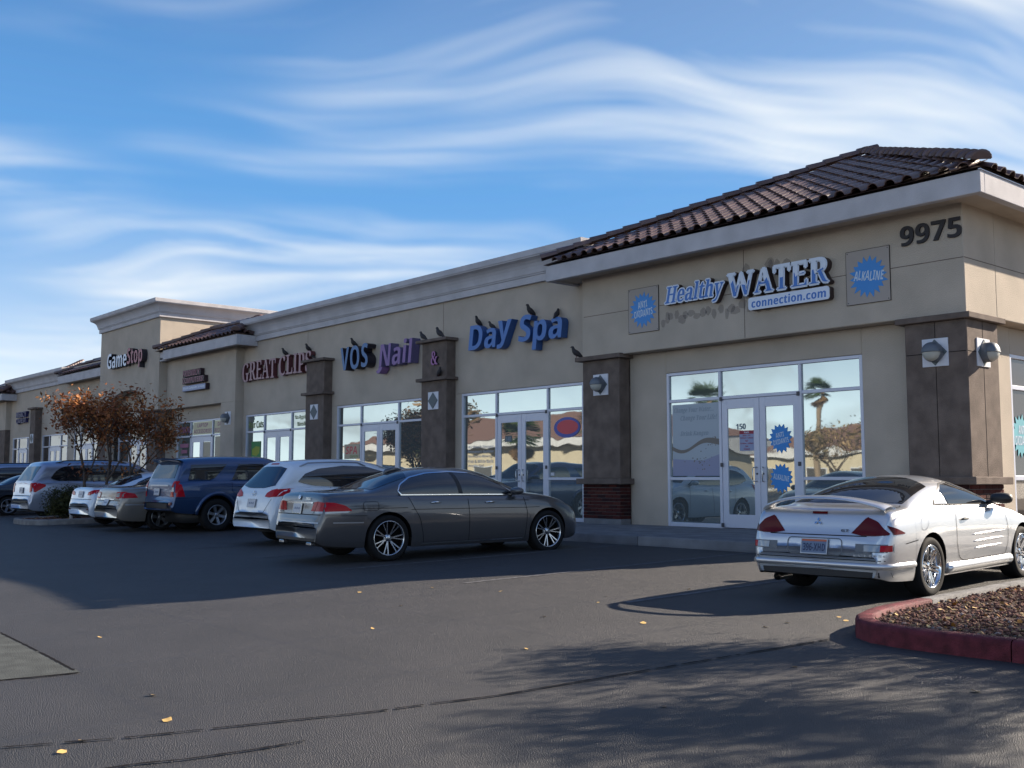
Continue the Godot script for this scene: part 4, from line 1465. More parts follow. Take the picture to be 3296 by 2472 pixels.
func build_vinyl():
	var t := decal("window_poster", "large pale window poster with slanted slogan and a splash picture beside the corner shop door", "poster")
	part(t, "sheet", span_mesh(-13.955, -12.79, 0.985, 2.40, 0, 0.003), M.poster_ice)
	var low := MB.new()
	low.prism(PackedVector2Array([Vector2(-13.955, 0.985), Vector2(-12.79, 0.985), Vector2(-12.79, 1.40), Vector2(-13.2, 1.28), Vector2(-13.955, 1.32)]), 0.003, 0.004, false)
	part(t, "print", low, M.poster_violet)
	var wavep := PackedVector2Array()
	for k in 17: wavep.append(Vector2(lerpf(-13.955, -12.79, k / 16.0), 1.57 - 0.08 * sin(k * 0.42) + (0.16 * pow(k / 16.0, 2.5)) ))
	for k in range(16, -1, -1): wavep.append(Vector2(lerpf(-13.955, -12.79, k / 16.0), 1.50 - 0.075 * sin(k * 0.42 + 0.15) + (0.12 * pow(k / 16.0, 2.5))))
	var wb := MB.new()
	wb.prism(wavep, 0.004, 0.0048, false)
	for k in 46:
		var c := Vector2(-13.25 + rng.randfn(0, 0.13), 1.28 + rng.randfn(0, 0.1))
		if k > 30: c = Vector2(rng.randf_range(-13.1, -12.85), rng.randf_range(1.55, 1.75))
		var r := rng.randf_range(0.006, 0.022)
		wb.prism(PackedVector2Array([c + Vector2(r, 0), c + Vector2(0, r * 0.7), c + Vector2(-r, 0), c + Vector2(0, -r * 0.8)]), 0.004, 0.0046, false)
	part(t, "splash", wb, M.poster_brown)
	add_print(t, "lettering", [set_line("Change Your Water...", "serif", rect(-13.93, -12.93, 2.21, 2.34), 0.25), set_line("Change Your Life!", "serif", rect(-13.76, -12.86, 2.05, 2.18), 0.25), set_line("Drink Kangen", "serif", rect(-13.76, -13.06, 1.75, 1.87), 0.25)], 0, 0.004, M.vinyl_grey)
	t = decal("door_number", "grey vinyl number 150 on the left leaf of the corner shop door", "number")
	add_print(t, "digits", [set_line("150", "sans", rect(-12.39, -12.17, 1.855, 1.965))], 0, 0.003, M.vinyl_grey)
	t = decal("hours_sign", "white opening hours sign with red header on the left leaf of the corner shop door", "sign")
	part(t, "sheet", span_mesh(-12.31, -11.985, 1.45, 1.83, 0, 0.003), M.friendly_box)
	part(t, "header", span_mesh(-12.31, -11.985, 1.765, 1.83, 0.003, 0.005), M.vinyl_red)
	add_print(t, "lettering", [set_line("Hours", "sans", rect(-12.20, -12.09, 1.778, 1.816))], 0, 0.007, M.sign_white)
	var ln := []
	for q in [["Mon - Fri", 0.085, 1.722], ["10:00am - 6:00pm", 0.15, 1.672], ["Sat", 0.03, 1.622], ["10:00am - 4:00pm", 0.15, 1.570], ["Sun", 0.03, 1.520], ["Closed", 0.065, 1.468]]:
		ln.append(set_line(q[0], "sans", rect(-12.148 - q[1], -12.148 + q[1], q[2], q[2] + 0.032)))
	add_print(t, "lettering", ln, 0, 0.005, M.vinyl_red)
	for q in [["ANTI", "OXIDANTS", 1.66, 0.18, "upper blue starburst sticker reading anti oxidants on the right leaf of the corner shop door", 31], ["ALKALINE", "", 0.94, -0.16, "lower blue starburst sticker reading alkaline on the right leaf of the corner shop door", 37]]:
		t = decal("door_sticker", q[4], "sticker", "starburst stickers on the shop glass")
		var c := Vector2(-11.40, q[2])
		var b := MB.new()
		b.prism(burst(c, 0.265, 0.285, 16, 0.70, q[5]), 0.0, 0.003)
		part(t, "starburst", b, M.burst_blue)
		if q[1]:
			add_print(t, "lettering", [set_line(q[0], "sans", rect(c.x - 0.09, c.x + 0.09, c.y + 0.02, c.y + 0.11)), set_line(q[1], "sans", rect(c.x - 0.17, c.x + 0.17, c.y - 0.10, c.y - 0.005))], 0, 0.005, M.burst_text, q[3], c)
		else: add_print(t, "lettering", [set_line(q[0], "sans", rect(c.x - 0.17, c.x + 0.17, c.y - 0.04, c.y + 0.06))], 0, 0.005, M.burst_text, q[3], c)
	t = thing("window_sticker", "teal starburst sticker on the sunlit side window of the corner shop", "sticker", Vector3(-8.06, 0, -18.55), PI / 2, "starburst stickers on the shop glass")
	var tb := MB.new()
	tb.prism(burst(Vector2(0, 1.66), 0.42, 0.40, 18, 0.68, 41), 0.008, 0.012)
	part(t, "starburst", tb, M.burst_teal)
	add_print(t, "lettering", [set_line("ANTI", "sans", rect(-0.13, 0.13, 1.69, 1.84)), set_line("OXIDANTS", "sans", rect(-0.27, 0.27, 1.5, 1.66))], 0, 0.015, M.burst_text)
	# nail shop
	t = decal("window_lettering", "five lines of white vinyl service names on the left window of the nail shop", "lettering")
	ln = []
	for q in [["Air Brush Designs", 0.98, 1.70], ["Permanent Eyeliner", 1.0, 1.585], ["Skin Care-Waxing", 0.92, 1.47], ["Pink & White Nails", 0.97, 1.355], ["Acrylic-Gel", 0.6, 1.24]]: ln.append(set_line(q[0], "sansthin", rect(-20.56, -20.56 + q[1], q[2] - 0.04, q[2] + 0.045)))
	add_print(t, "lettering", ln, 0, 0.003, M.vinyl_white)
	t = decal("door_number", "dark vinyl number 140 on the left leaf of the nail shop door", "number")
	part(t, "sheet", span_mesh(-19.14, -18.90, 1.80, 1.95, 0, 0.003), M.plaque_grey)
	add_print(t, "digits", [set_line("140", "sans", rect(-19.11, -18.93, 1.825, 1.925))], 0, 0.005, M.vinyl_grey)
	t = decal("window_sign", "red oval sign with a blue rim in the right window of the nail shop", "sign")
	var o1 := PackedVector2Array()
	var o2 := PackedVector2Array()
	for k in 28:
		o1.append(Vector2(-17.02 + cos(TAU * k / 28) * 0.42, 2.07 + sin(TAU * k / 28) * 0.23))
		o2.append(Vector2(-17.00 + cos(TAU * k / 28) * 0.34, 2.08 + sin(TAU * k / 28) * 0.16))
	var ob := MB.new()
	ob.prism(o1, 0.0, 0.004)
	part(t, "rim", ob, M.open_blue)
	ob = MB.new()
	ob.prism(o2, 0.004, 0.007)
	part(t, "field", ob, M.open_red)
	t = decal("window_sticker", "small white sticker low on the right window of the nail shop", "sticker")
	part(t, "sheet", span_mesh(-17.55, -17.43, 1.0, 1.07, 0, 0.003), M.vinyl_white)
	t = decal("window_sign", "pink sign with green word in the left window under the purple nail letters", "sign")
	part(t, "sheet", span_mesh(-26.3, -25.5, 1.5, 1.92, 0, 0.003), M.poster_tan)
	add_print(t, "lettering", [set_line("SPA", "sans", rect(-26.22, -25.62, 1.64, 1.86), 0.1)], 0, 0.005, M.open_red)
	add_print(t, "lettering", [set_line("OPEN", "sans", rect(-26.0, -25.56, 1.53, 1.61), 0.1)], 0, 0.005, M.vinyl_green)
	# hair salon
	t = decal("window_lettering", "dull green vinyl words across the upper windows of the hair salon", "lettering")
	add_print(t, "lettering", [set_line("Hair Cuts", "sans", rect(-32.27, -31.28, 2.60, 2.84)), set_line("No Appoint.", "sans", rect(-29.20, -28.35, 2.74, 2.90)), set_line("Needed", "sans", rect(-29.05, -28.40, 2.56, 2.69))], 0, 0.003, M.vinyl_green)
	t = decal("window_poster", "tall green poster with yellow patch in the left window of the hair salon", "poster")
	part(t, "sheet", span_mesh(-32.05, -31.42, 1.35, 2.16, 0, 0.003), M.poster_green)
	var pb := MB.new()
	pb.prism(PackedVector2Array([Vector2(-31.98, 1.72), Vector2(-31.7, 1.68), Vector2(-31.5, 1.78), Vector2(-31.48, 1.98), Vector2(-31.75, 2.0), Vector2(-32.0, 1.9)]), 0.003, 0.005, false)
	part(t, "print", pb, M.poster_lime)
	var pr := MB.new()
	pr.prism(PackedVector2Array([Vector2(-31.92, 1.36), Vector2(-31.6, 1.36), Vector2(-31.62, 1.46), Vector2(-31.78, 1.5), Vector2(-31.9, 1.46)]), 0.003, 0.005, false)
	part(t, "print", pr, M.open_red)
	# computer shop
	for q in [["window_poster", "cream poster with two mauve words above the computer shop door", -36.62, -35.03, 2.52, 2.97, "LAPTOP", "ACCESSORIES", M.poster_yellow], ["window_poster", "cream poster with mauve words in the upper right window of the computer shop", -34.86, -33.80, 2.52, 2.97, "DATA", "RECOVERY", M.poster_yellow]]:
		t = decal(q[0], q[1], "poster")
		part(t, "sheet", span_mesh(q[2], q[3], q[4], q[5], 0, 0.003), q[8])
		var mx: float = (q[2] + q[3]) / 2
		var wd: float = q[3] - q[2]
		add_print(t, "lettering", [set_line(q[6], "sans", rect(mx - wd * 0.27, mx + wd * 0.27, 2.78, 2.92), 0.1), set_line(q[7], "sans", rect(mx - wd * 0.46, mx + wd * 0.46, 2.57, 2.71))], 0, 0.005, M.vinyl_mauve)
	for q in [["tan poster filling the lower right window of the computer shop", -34.80, -33.80, 1.0, 2.42], ["tan poster behind the right leaf of the computer shop door", -35.72, -35.16, 1.0, 2.24]]:
		t = decal("window_poster", q[0], "poster")
		part(t, "sheet", span_mesh(q[1], q[2], q[3], q[4], 0, 0.003), M.poster_tan)
	t = decal("window_lettering", "mauve words in the upper left window of the computer shop", "lettering")
	add_print(t, "lettering", [set_line("PC&MAC", "sans", rect(-37.80, -36.86, 2.62, 2.84))], 0, 0.003, M.vinyl_mauve)
	for q in [["upper mauve notice in the lower left window of the computer shop", 2.08, 2.22, 0.36], ["middle mauve notice in the lower left window of the computer shop", 1.87, 2.0, 0.25], ["violet notice at the bottom of the left window of the computer shop", 1.60, 1.78, 0.34]]:
		t = decal("window_notice", q[0], "notice", "notices in the left window of the computer shop")
		part(t, "sheet", span_mesh(-37.35 - q[3], -37.35 + q[3], q[1], q[2], 0, 0.003), M.vinyl_mauve if q[1] > 1.7 else M.poster_violet)


# ------------------------------------------------------------------ cars
# A car's own axes: x to its right, y up, -z forwards; its origin lies on the ground below the tail. l runs from the tail forwards.
class CarShape:
	var L := 4.5
	var d := {}
	var arches := []
	var yc := 0.33
	var cache := {}
	static func curve(a: Array, x: float) -> float:
		if x <= a[0][0]: return a[0][1]
		var n := a.size()
		if x >= a[n - 1][0]: return a[n - 1][1]
		var i := 0
		while x > a[i + 1][0]: i += 1
		var h: float = a[i + 1][0] - a[i][0]
		var s: float = (a[i + 1][1] - a[i][1]) / h
		var m0 := s
		var m1 := s
		if i > 0:
			var sp: float = (a[i][1] - a[i - 1][1]) / (a[i][0] - a[i - 1][0])
			m0 = 0.0 if sp * s <= 0 else 2.0 * sp * s / (sp + s)
		if i < n - 2:
			var sn: float = (a[i + 2][1] - a[i + 1][1]) / (a[i + 2][0] - a[i + 1][0])
			m1 = 0.0 if sn * s <= 0 else 2.0 * sn * s / (sn + s)
		var t: float = (x - a[i][0]) / h
		var t2 := t * t
		var t3 := t2 * t
		return (2 * t3 - 3 * t2 + 1) * a[i][1] + (t3 - 2 * t2 + t) * h * m0 + (-2 * t3 + 3 * t2) * a[i + 1][1] + (t3 - t2) * h * m1
	func at(l: float) -> Array:      # bottom, belt, top, width below the belt, width above it, roundness
		var k := int(round(l * 2000))
		if cache.has(k): return cache[k]
		var b := curve(d.sill, l)
		for q in arches:
			var dx: float = l - q[0]
			if absf(dx) < q[1]: b = maxf(b, yc + sqrt(q[1] * q[1] - dx * dx))
		var top := curve(d.top, l)
		var r := [b, minf(curve(d.belt, l), top - 0.012), top, curve(d.wp, l), curve(d.wc, l), curve(d.n, l), curve(d.sill, l)]
		cache[k] = r
		return r
	func low(s: Array, y: float) -> float:
		return s[3] * curve(d.low, clampf((y - s[6]) / (s[1] - s[6]), 0, 1))
	func w(s: Array, y: float) -> float:
		if y <= s[1]: return low(s, y)
		var q := clampf((y - s[1]) / (s[2] - s[1]), 0, 1)
		return s[4] * pow(maxf(0.0, 1.0 - pow(q, s[5])), 1.0 / s[5])
	func inside(l: float, u: float, y: float) -> bool:
		var s := at(l)
		return y >= s[6] - 0.06 and y <= s[2] and absf(u) <= w(s, y)
	func side(l: float, y: float, sg: float, off: float) -> Vector3:
		return Vector3(sg * (w(at(l), y) + off), y, -l)
	func over(u: float, l: float, off: float) -> Vector3:
		var s := at(l)
		var q := pow(maxf(0.0, 1.0 - pow(minf(absf(u) / s[4], 0.999), s[5])), 1.0 / s[5])
		return Vector3(u, s[1] + (s[2] - s[1]) * q + off, -l)
	func tail(u: float, y: float, off: float) -> Vector3:
		var a := 0.0
		var b := 1.6
		for k in 14:
			var m := (a + b) / 2
			if inside(m, u, y): b = m
			else: a = m
		return Vector3(u, y, -b + off)
	func nose(u: float, y: float, off: float) -> Vector3:
		var a := L
		var b := L - 1.4
		for k in 14:
			var m := (a + b) / 2
			if inside(m, u, y): b = m
			else: a = m
		return Vector3(u, y, -b - off)
	func pt(kind: String, p: Vector2, off: float, sg: float) -> Vector3:
		match kind:
			"side": return side(p.x, p.y, sg, off)
			"top": return over(p.x * sg, p.y, off)
			"tail": return tail(p.x * sg, p.y, off)
		return nose(p.x * sg, p.y, off)
	static func resample(a: Array, n: int) -> PackedVector2Array:
		var ln := [0.0]
		for i in a.size() - 1: ln.append(ln[i] + Vector2(a[i][0], a[i][1]).distance_to(Vector2(a[i + 1][0], a[i + 1][1])))
		var out := PackedVector2Array()
		for k in n + 1:
			var t: float = ln[-1] * k / n
			var i := 0
			while i < a.size() - 2 and t > ln[i + 1]: i += 1
			var f: float = (t - ln[i]) / maxf(ln[i + 1] - ln[i], 1e-6)
			out.append(Vector2(lerpf(a[i][0], a[i + 1][0], f), lerpf(a[i][1], a[i + 1][1], f)))
		return out
	func patch(kind: String, a: Array, b: Array, nu: int, nv: int, off: float, sg := 1.0) -> MB:
		var mb := MB.new(true)
		var pa := resample(a, nu)
		var pb := resample(b, nu)
		var rows := []
		for j in nv + 1:
			var r := PackedVector3Array()
			for i in nu + 1: r.append(pt(kind, pa[i].lerp(pb[i], float(j) / nv), off, sg))
			rows.append(r)
		mb.skin(rows)
		return mb
	func line(mb: MB, kind: String, a: Array, wide: float, off: float, sg := 1.0, step := 0.05):
		var ln := 0.0
		for i in a.size() - 1: ln += Vector2(a[i][0], a[i][1]).distance_to(Vector2(a[i + 1][0], a[i + 1][1]))
		var n := int(maxf(2, ln / step))
		var p := resample(a, n)
		var r0 := PackedVector3Array()
		var r1 := PackedVector3Array()
		for i in n + 1:
			var dd := (p[min(i + 1, n)] - p[max(i - 1, 0)]).normalized().orthogonal() * wide / 2
			r0.append(pt(kind, p[i] + dd, off, sg)); r1.append(pt(kind, p[i] - dd, off, sg))
		mb.skin([r0, r1])
	func body() -> Array:
		var ls := []
		var x := 0.0
		for e in [0.0, 0.008, 0.02, 0.035, 0.05, 0.07, 0.09, 0.115, 0.145, 0.18, 0.22, 0.28]:
			ls.append(e); ls.append(L - e)
		x = 0.35
		while x < L - 0.3:
			ls.append(x)
			x += 0.085
		for q in arches:
			for k in 17: ls.append(q[0] - cos(PI * k / 16) * q[1])
			ls.append(q[0] - q[1] - 0.003); ls.append(q[0] + q[1] + 0.003)
		ls.sort()
		var mb := MB.new(true)
		var un := MB.new(true)
		var rows := []
		var bots := []
		var prev := -1.0
		for l in ls:
			if l - prev < 0.0015: continue
			prev = l
			var s := at(l)
			var half := PackedVector3Array()
			for t in [0.0, 0.05, 0.13, 0.26, 0.40, 0.54, 0.68, 0.80, 0.9, 1.0]:
				var y: float = lerpf(s[0], s[1], t)
				half.append(Vector3(low(s, y), y, -l))
			for k in range(0 if s[4] < low(s, s[1]) - 0.004 else 1, 13):
				var a := PI / 2 * k / 12
				var e: float = 2.0 / s[5]
				half.append(Vector3(s[4] * pow(maxf(cos(a), 0.0), e), s[1] + (s[2] - s[1]) * pow(sin(a), e), -l))
			while half.size() < 23: half.insert(10, half[9])
			var row := PackedVector3Array()
			for p in half: row.append(p)
			for i in range(half.size() - 2, -1, -1): row.append(Vector3(-half[i].x, half[i].y, half[i].z))
			rows.append(row)
			bots.append(PackedVector3Array([Vector3(half[0].x, half[0].y, -l), Vector3(half[0].x - 0.05, half[0].y + 0.004, -l), Vector3(-half[0].x + 0.05, half[0].y + 0.004, -l), Vector3(-half[0].x, half[0].y, -l)]))
		mb.skin(rows)
		un.skin(bots)
		for e in [0, rows.size() - 1]:
			var r: PackedVector3Array = rows[e]
			var n := r.size()
			for i in n / 2: mb.quad(r[i], r[i + 1], r[n - 2 - i], r[n - 1 - i])
		un.box(Vector3(0, 0.36, -L / 2), Vector3(1.15, 0.30, L - 0.9))
		return [mb, un]


var wheel_cache := {}
func wheel_parts(R: float, rim: float, wide: float, style: Dictionary) -> Array:
	var key := "%.3f %.3f %s" % [R, rim, str(style)]
	if wheel_cache.has(key): return wheel_cache[key]
	var h := wide / 2
	var X := Vector3(1, 0, 0)
	var t := MB.new(true)
	t.lathe([[rim - 0.015, -h + 0.01], [R * 0.94, -h], [R - 0.004, -h * 0.8], [R, -h * 0.5], [R, h * 0.5], [R - 0.004, h * 0.8], [R * 0.94, h * 0.985], [(R + rim) * 0.5, h], [rim + 0.012, h * 0.97], [rim + 0.002, h * 0.9]], Vector3.ZERO, X, 40)
	var r := MB.new(true)
	r.lathe([[rim + 0.004, h * 0.9], [rim, h * 0.96], [rim - 0.008, h * 0.96], [rim - 0.016, h * 0.82], [rim - 0.028, h * 0.5], [rim - 0.045, -h * 0.7]], Vector3.ZERO, X, 40)
	r.lathe([[0.0, h * 0.62], [0.05, h * 0.62], [0.066, h * 0.5], [0.075, h * 0.2]], Vector3.ZERO, X, 20)
	var s := MB.new()
	var n: int = style.n
	for k in n:
		var a0 := TAU * k / n + 0.26
		for pr in (style.pair if style.has("pair") else [0.0]):
			var a: float = a0 + (pr if style.get("vee", false) else 0.0)
			var shift: float = 0.0 if style.get("vee", false) else pr
			var e := Vector3(0, cos(a0), sin(a0))
			var e2 := Vector3(0, cos(a), sin(a))
			var tn := Vector3(0, -sin(a0), cos(a0))
			var p0 := e * 0.05 + tn * shift * 0.7
			var p1 := e2 * (rim - 0.012) + tn * shift
			var w0: float = style.w0
			var w1: float = style.w1
			var x0 := h * 0.60
			var x1 := h * 0.80
			var q := []
			for m in [[p0, w0, x0], [p1, w1, x1]]:
				q.append([m[0] + tn * m[1] + X * (m[2] - 0.035), m[0] + tn * m[1] * 0.72 + X * m[2], m[0] - tn * m[1] * 0.72 + X * m[2], m[0] - tn * m[1] + X * (m[2] - 0.035)])
			for j in 3: s.quad(q[0][j], q[1][j], q[1][j + 1], q[0][j + 1])
	var b := MB.new(true)
	b.lathe([[rim - 0.02, -h * 0.1], [rim * 0.75, -h * 0.05], [0.0, 0.0]], Vector3.ZERO, X, 28)
	var nut := MB.new(true)
	for k in 5:
		var a := TAU * k / 5
		nut.lathe([[0.011, h * 0.4], [0.011, h * 0.68], [0.0, h * 0.7]], Vector3(0, cos(a), sin(a)) * 0.052, X, 6)
	wheel_cache[key] = [t.mesh(), r.mesh(), s.mesh(), b.mesh(), nut.mesh()]
	return wheel_cache[key]

# a car from its curves; everything else is laid on the body by patches
func car(called: String, label: String, cat: String, sp: Dictionary, x: float, z: float, turn: float, pm: String, group := "cars parked nose in along the shops") -> Array:
	var t := thing(called, label, cat, Vector3(x, ground_y(z - 1.0) - 0.012, z), turn, group)
	t.rotation.x = sp.get("pitch", 0.014)
	t.scale = Vector3.ONE * sp.get("scale", 1.0)
	var s := CarShape.new()
	s.L = sp.L
	s.d = sp
	s.yc = sp.R
	for l in sp.axles: s.arches.append([l, sp.arch])
	var bd := s.body()
	part(t, "body", bd[0], M[pm])
	part(t, "underbody", bd[1], M.black_plastic)
	var wp := wheel_parts(sp.R, sp.rim, sp.tw, sp.style)
	for l in sp.axles:
		for sg in [1.0, -1.0]:
			var wh := group_part(t, "wheel", Vector3(sg * (sp.half - sp.tw / 2), sp.R, -l))
			if sg < 0: wh.rotation.y = PI
			part(wh, "tyre", wp[0], M.rubber)
			part(wh, "rim", wp[1], M[sp.get("alloy", "alloy")])
			part(wh, "spokes", wp[2], M[sp.get("alloy", "alloy")])
			part(wh, "brake", wp[3], M.gap)  # black disc standing in for the shade behind the spokes
			part(wh, "wheel_nuts", wp[4], M.dark_metal)
			# dark lining of the arch
			var ar := MB.new(true)
			var r0 := PackedVector3Array()
			var r1 := PackedVector3Array()
			for k in 15:
				var a := PI * k / 14.0
				var ll: float = l - cos(a) * (sp.arch - 0.001)
				var yy: float = sp.R + sin(a) * (sp.arch - 0.001)
				var ww := s.low(s.at(ll), maxf(yy, s.at(ll)[6]))
				r0.append(Vector3(sg * (ww - 0.004), maxf(yy, 0.2), -ll)); r1.append(Vector3(sg * 0.42, maxf(yy, 0.2), -ll))
			ar.skin([r0, r1])
			for k in range(1, 14): ar.tri(r1[0], r1[k], r1[k + 1] if k < 14 else r1[14])
			part(t, "arch_lining", ar, M.gap)
	return [t, s]

func lay(t: Node3D, s: CarShape, called: String, kind: String, a: Array, b: Array, nu: int, nv: int, off: float, m: String, both := true, label := ""):
	for sg in ([1.0, -1.0] if both else [1.0]):
		part(t, called, s.patch(kind, a, b, nu, nv, off, sg), M[m], Vector3.ZERO, label)

func gaps(t: Node3D, s: CarShape, called: String, items: Array, wide: float, off: float, m: String):
	for it in items:
		var mb := MB.new(true)
		s.line(mb, it[0], it[1], wide, off, 1.0)
		if it.size() < 3: s.line(mb, it[0], it[1], wide, off, -1.0)
		part(t, called, mb, M[m])

func plate(t: Node3D, s: CarShape, u: float, y: float, kind: String, text := ""):
	var p := s.tail(u, y, 0.006)
	var p2 := s.tail(u, y + 0.06, 0.006)
	var n := group_part(t, "number_plate", p + Vector3(0, 0, 0.012))
	n.rotation.x = -atan2(p.z - p2.z, 0.06)
	part(n, "plate", span_mesh(-0.152, 0.152, -0.076, 0.076, -0.004, 0.004, 0.003), M.plate_blue if kind == "blue" else M.plate_white)
	var fr := MB.new()
	for q in [[-0.16, 0.16, 0.074, 0.084], [-0.16, 0.16, -0.084, -0.074], [-0.16, -0.15, -0.076, 0.076], [0.15, 0.16, -0.076, 0.076]]: fr.span(q[0], q[1], q[2], q[3], -0.003, 0.007)
	part(n, "plate_frame", fr, M.chrome if kind == "frame" else M.alloy_dull)
	if kind == "blue": part(n, "plate_band", span_mesh(-0.148, 0.148, 0.052, 0.073, 0.004, 0.0052), M.plate_sunset)
	if text: add_print(n, "plate_text", [set_line(text, "sans", rect(-0.132, 0.132, -0.052, 0.03))], 0, 0.0062, M.plate_ink)
	else: add_print(n, "plate_text", [set_line("000" if false else "•••", "sans", rect(-0.10, 0.10, -0.02, 0.02))], 0, 0.0055, M.plate_blue)

func mirror(t: Node3D, s: CarShape, l: float, y: float, m: String, size := 1.0):
	for sg in [1.0, -1.0]:
		var p := s.side(l, y, sg, 0.0)
		var mb := MB.new(true)
		mb.tube([p + Vector3(-0.01 * sg, -0.01, 0), p + Vector3(0.05 * sg, 0.0, 0.0), p + Vector3(0.10 * sg, 0.02, 0.0)], [0.035, 0.026, 0.03], 8)
		var c := p + Vector3(0.165 * sg, 0.045, -0.01)
		var path := []
		var rad := []
		for k in 9:
			var a := PI * k / 8.0
			path.append(c + Vector3(-cos(a) * 0.125 * sg * size, 0, 0.018 * cos(a)))
			rad.append(0.085 * size * pow(sin(a), 0.55) + 0.002)
		mb.tube(path, rad, 12, true, 0.78)
		part(t, "mirror", mb, M[m])

func handles(t: Node3D, s: CarShape, ps: Array, m: String):
	for q in ps:
		for sg in [1.0, -1.0]:
			var mb := MB.new(true)
			var p := []
			for k in 6: p.append(s.side(q[0] + 0.19 * k / 5.0, q[1] + 0.008 * sin(PI * k / 5.0), sg, 0.012 + 0.016 * sin(PI * k / 5.0)))
			mb.tube(p, [0.006, 0.013, 0.014, 0.014, 0.013, 0.006], 8)
			part(t, "door_handle", mb, M[m])

const LOW := [[0.0, 0.935], [0.08, 0.96], [0.3, 0.985], [0.55, 1.0], [0.8, 0.992], [0.93, 0.972], [1.0, 0.95]]
const SIX := {"n": 6, "w0": 0.035, "w1": 0.045}
const FIVE := {"n": 5, "w0": 0.04, "w1": 0.05}

func scaled(a: Array, kx: float, ky: float) -> Array:
	var r := []
	for p in a: r.append([p[0] * kx, p[1] * ky])
	return r

func build_cars():
	build_coupe()
	build_grey_sedan()
	build_white_crossover()
	build_blue_suv()
	build_sedans()
	build_vans()

func build_coupe():
	var sp := {"scale": 0.917, "pitch": 0.016, "L": 4.49, "R": 0.322, "rim": 0.232, "tw": 0.215, "half": 0.862, "arch": 0.372, "axles": [0.95, 3.51], "style": {"n": 6, "pair": [-0.022, 0.022], "w0": 0.014, "w1": 0.019}, "alloy": "chrome",
		"top": [[0, .55], [.015, .62], [.03, .665], [.05, .69], [.075, .735], [.10, .82], [.13, .90], [.165, .945], [.22, .966], [.45, .982], [.62, 1.0], [.8, 1.07], [1.05, 1.165], [1.35, 1.245], [1.7, 1.295], [2.0, 1.305], [2.3, 1.27], [2.65, 1.16], [3.0, 1.0], [3.12, .955], [3.5, .90], [3.9, .815], [4.2, .71], [4.38, .60], [4.46, .50], [4.49, .42]],
		"belt": [[0, .47], [.05, .61], [.13, .76], [.24, .87], [.6, .918], [1.5, .93], [2.6, .905], [3.1, .865], [3.5, .80], [3.9, .70], [4.2, .58], [4.49, .36]],
		"sill": [[0, .26], [.15, .22], [.6, .2], [3.9, .19], [4.3, .2], [4.49, .27]],
		"wp": [[0, .71], [.03, .765], [.08, .805], [.2, .84], [.45, .862], [.95, .88], [1.6, .866], [2.5, .862], [3.5, .876], [3.9, .845], [4.2, .75], [4.38, .62], [4.49, .45]],
		"wc": [[0, .66], [.08, .75], [.16, .79], [.3, .80], [.6, .775], [.9, .735], [1.5, .715], [2.2, .725], [2.8, .74], [3.1, .77], [3.5, .775], [4, .7], [4.49, .42]],
		"n": [[0, 4.0], [.4, 4.0], [.7, 3.0], [1.0, 2.6], [1.5, 2.45], [2.3, 2.45], [3.0, 2.8], [3.3, 2.8], [4.49, 2.8]], "low": LOW}
	var c := car("sports_coupe", "silver two door coupe with rear spoiler, half in the sun", "car", sp, -6.067, -9.221, 0.054, "paint_silver")
	var t: Node3D = c[0]
	var s: CarShape = c[1]
	lay(t, s, "rear_window", "top", [[-.66, .72], [-.33, .655], [.33, .655], [.66, .72]], [[-.57, 1.50], [-.28, 1.60], [.28, 1.60], [.57, 1.50]], 16, 8, .005, "car_glass", false)
	lay(t, s, "windscreen", "top", [[-.64, 2.98], [0, 3.06], [.64, 2.98]], [[-.55, 2.32], [0, 2.24], [.55, 2.32]], 14, 8, .005, "car_glass", false)
	lay(t, s, "door_window", "side", [[1.73, .975], [2.3, .965], [2.86, .95]], [[1.64, 1.12], [1.85, 1.195], [2.1, 1.215], [2.35, 1.185], [2.6, 1.09], [2.86, .955]], 22, 6, .005, "car_glass")
	lay(t, s, "quarter_window", "side", [[1.36, .985], [1.68, .975]], [[1.36, .99], [1.44, 1.06], [1.585, 1.11]], 8, 4, .005, "paint_silver")  # pane painted body silver to stand for the light on its glass
	gaps(t, s, "panel_gap", [["side", [[1.66, .94], [1.60, .8], [1.59, .55], [1.66, .38], [1.78, .335]]], ["side", [[3.0, .87], [3.04, .66], [3.02, .45], [2.95, .335]]], ["side", [[1.78, .335], [2.95, .335]]], ["side", [[.36, .60], [.62, .628]]], ["top", [[-.70, .30], [-.69, .6], [-.66, .66]]]], .008, .0035, "gap")
	gaps(t, s, "window_seal", [["side", [[1.36, .98], [2.9, .945]]], ["side", [[1.36, .985], [1.44, 1.07], [1.64, 1.14], [1.85, 1.205], [2.1, 1.226], [2.35, 1.195], [2.6, 1.10], [2.9, .945]]]], .012, .007, "black_plastic")
	gaps(t, s, "panel_gap", [["tail", [[-.58, .683], [.58, .683]], 1], ["tail", [[-.83, .435], [.83, .435]], 1]], .009, .003, "gap")
	# tail lamps
	lay(t, s, "tail_lamp", "tail", [[.40, .712], [.52, .690], [.66, .688], [.80, .70]], [[.41, .722], [.56, .885], [.68, .84], [.805, .715]], 16, 8, .006, "tail_dark")
	lay(t, s, "tail_lamp", "side", [[.16, .70], [.34, .705]], [[.12, .80], [.36, .715]], 8, 4, .006, "tail_dark")
	lay(t, s, "bumper_recess", "tail", [[.47, .520], [.83, .520]], [[.47, .605], [.83, .605]], 10, 3, .003, "lamp_grey")
	lay(t, s, "reverse_lamp", "tail", [[.57, .53], [.735, .53]], [[.565, .595], [.735, .595]], 6, 3, .008, "lamp_clear")
	lay(t, s, "rear_reflector", "tail", [[.735, .53], [.825, .53]], [[.735, .595], [.825, .595]], 6, 3, .008, "tail_red")
	var rc := MB.new(true)
	var pl := []
	for p in rounded(rect(-.335, .315, .475, .650), .04): pl.append([p.x, p.y])
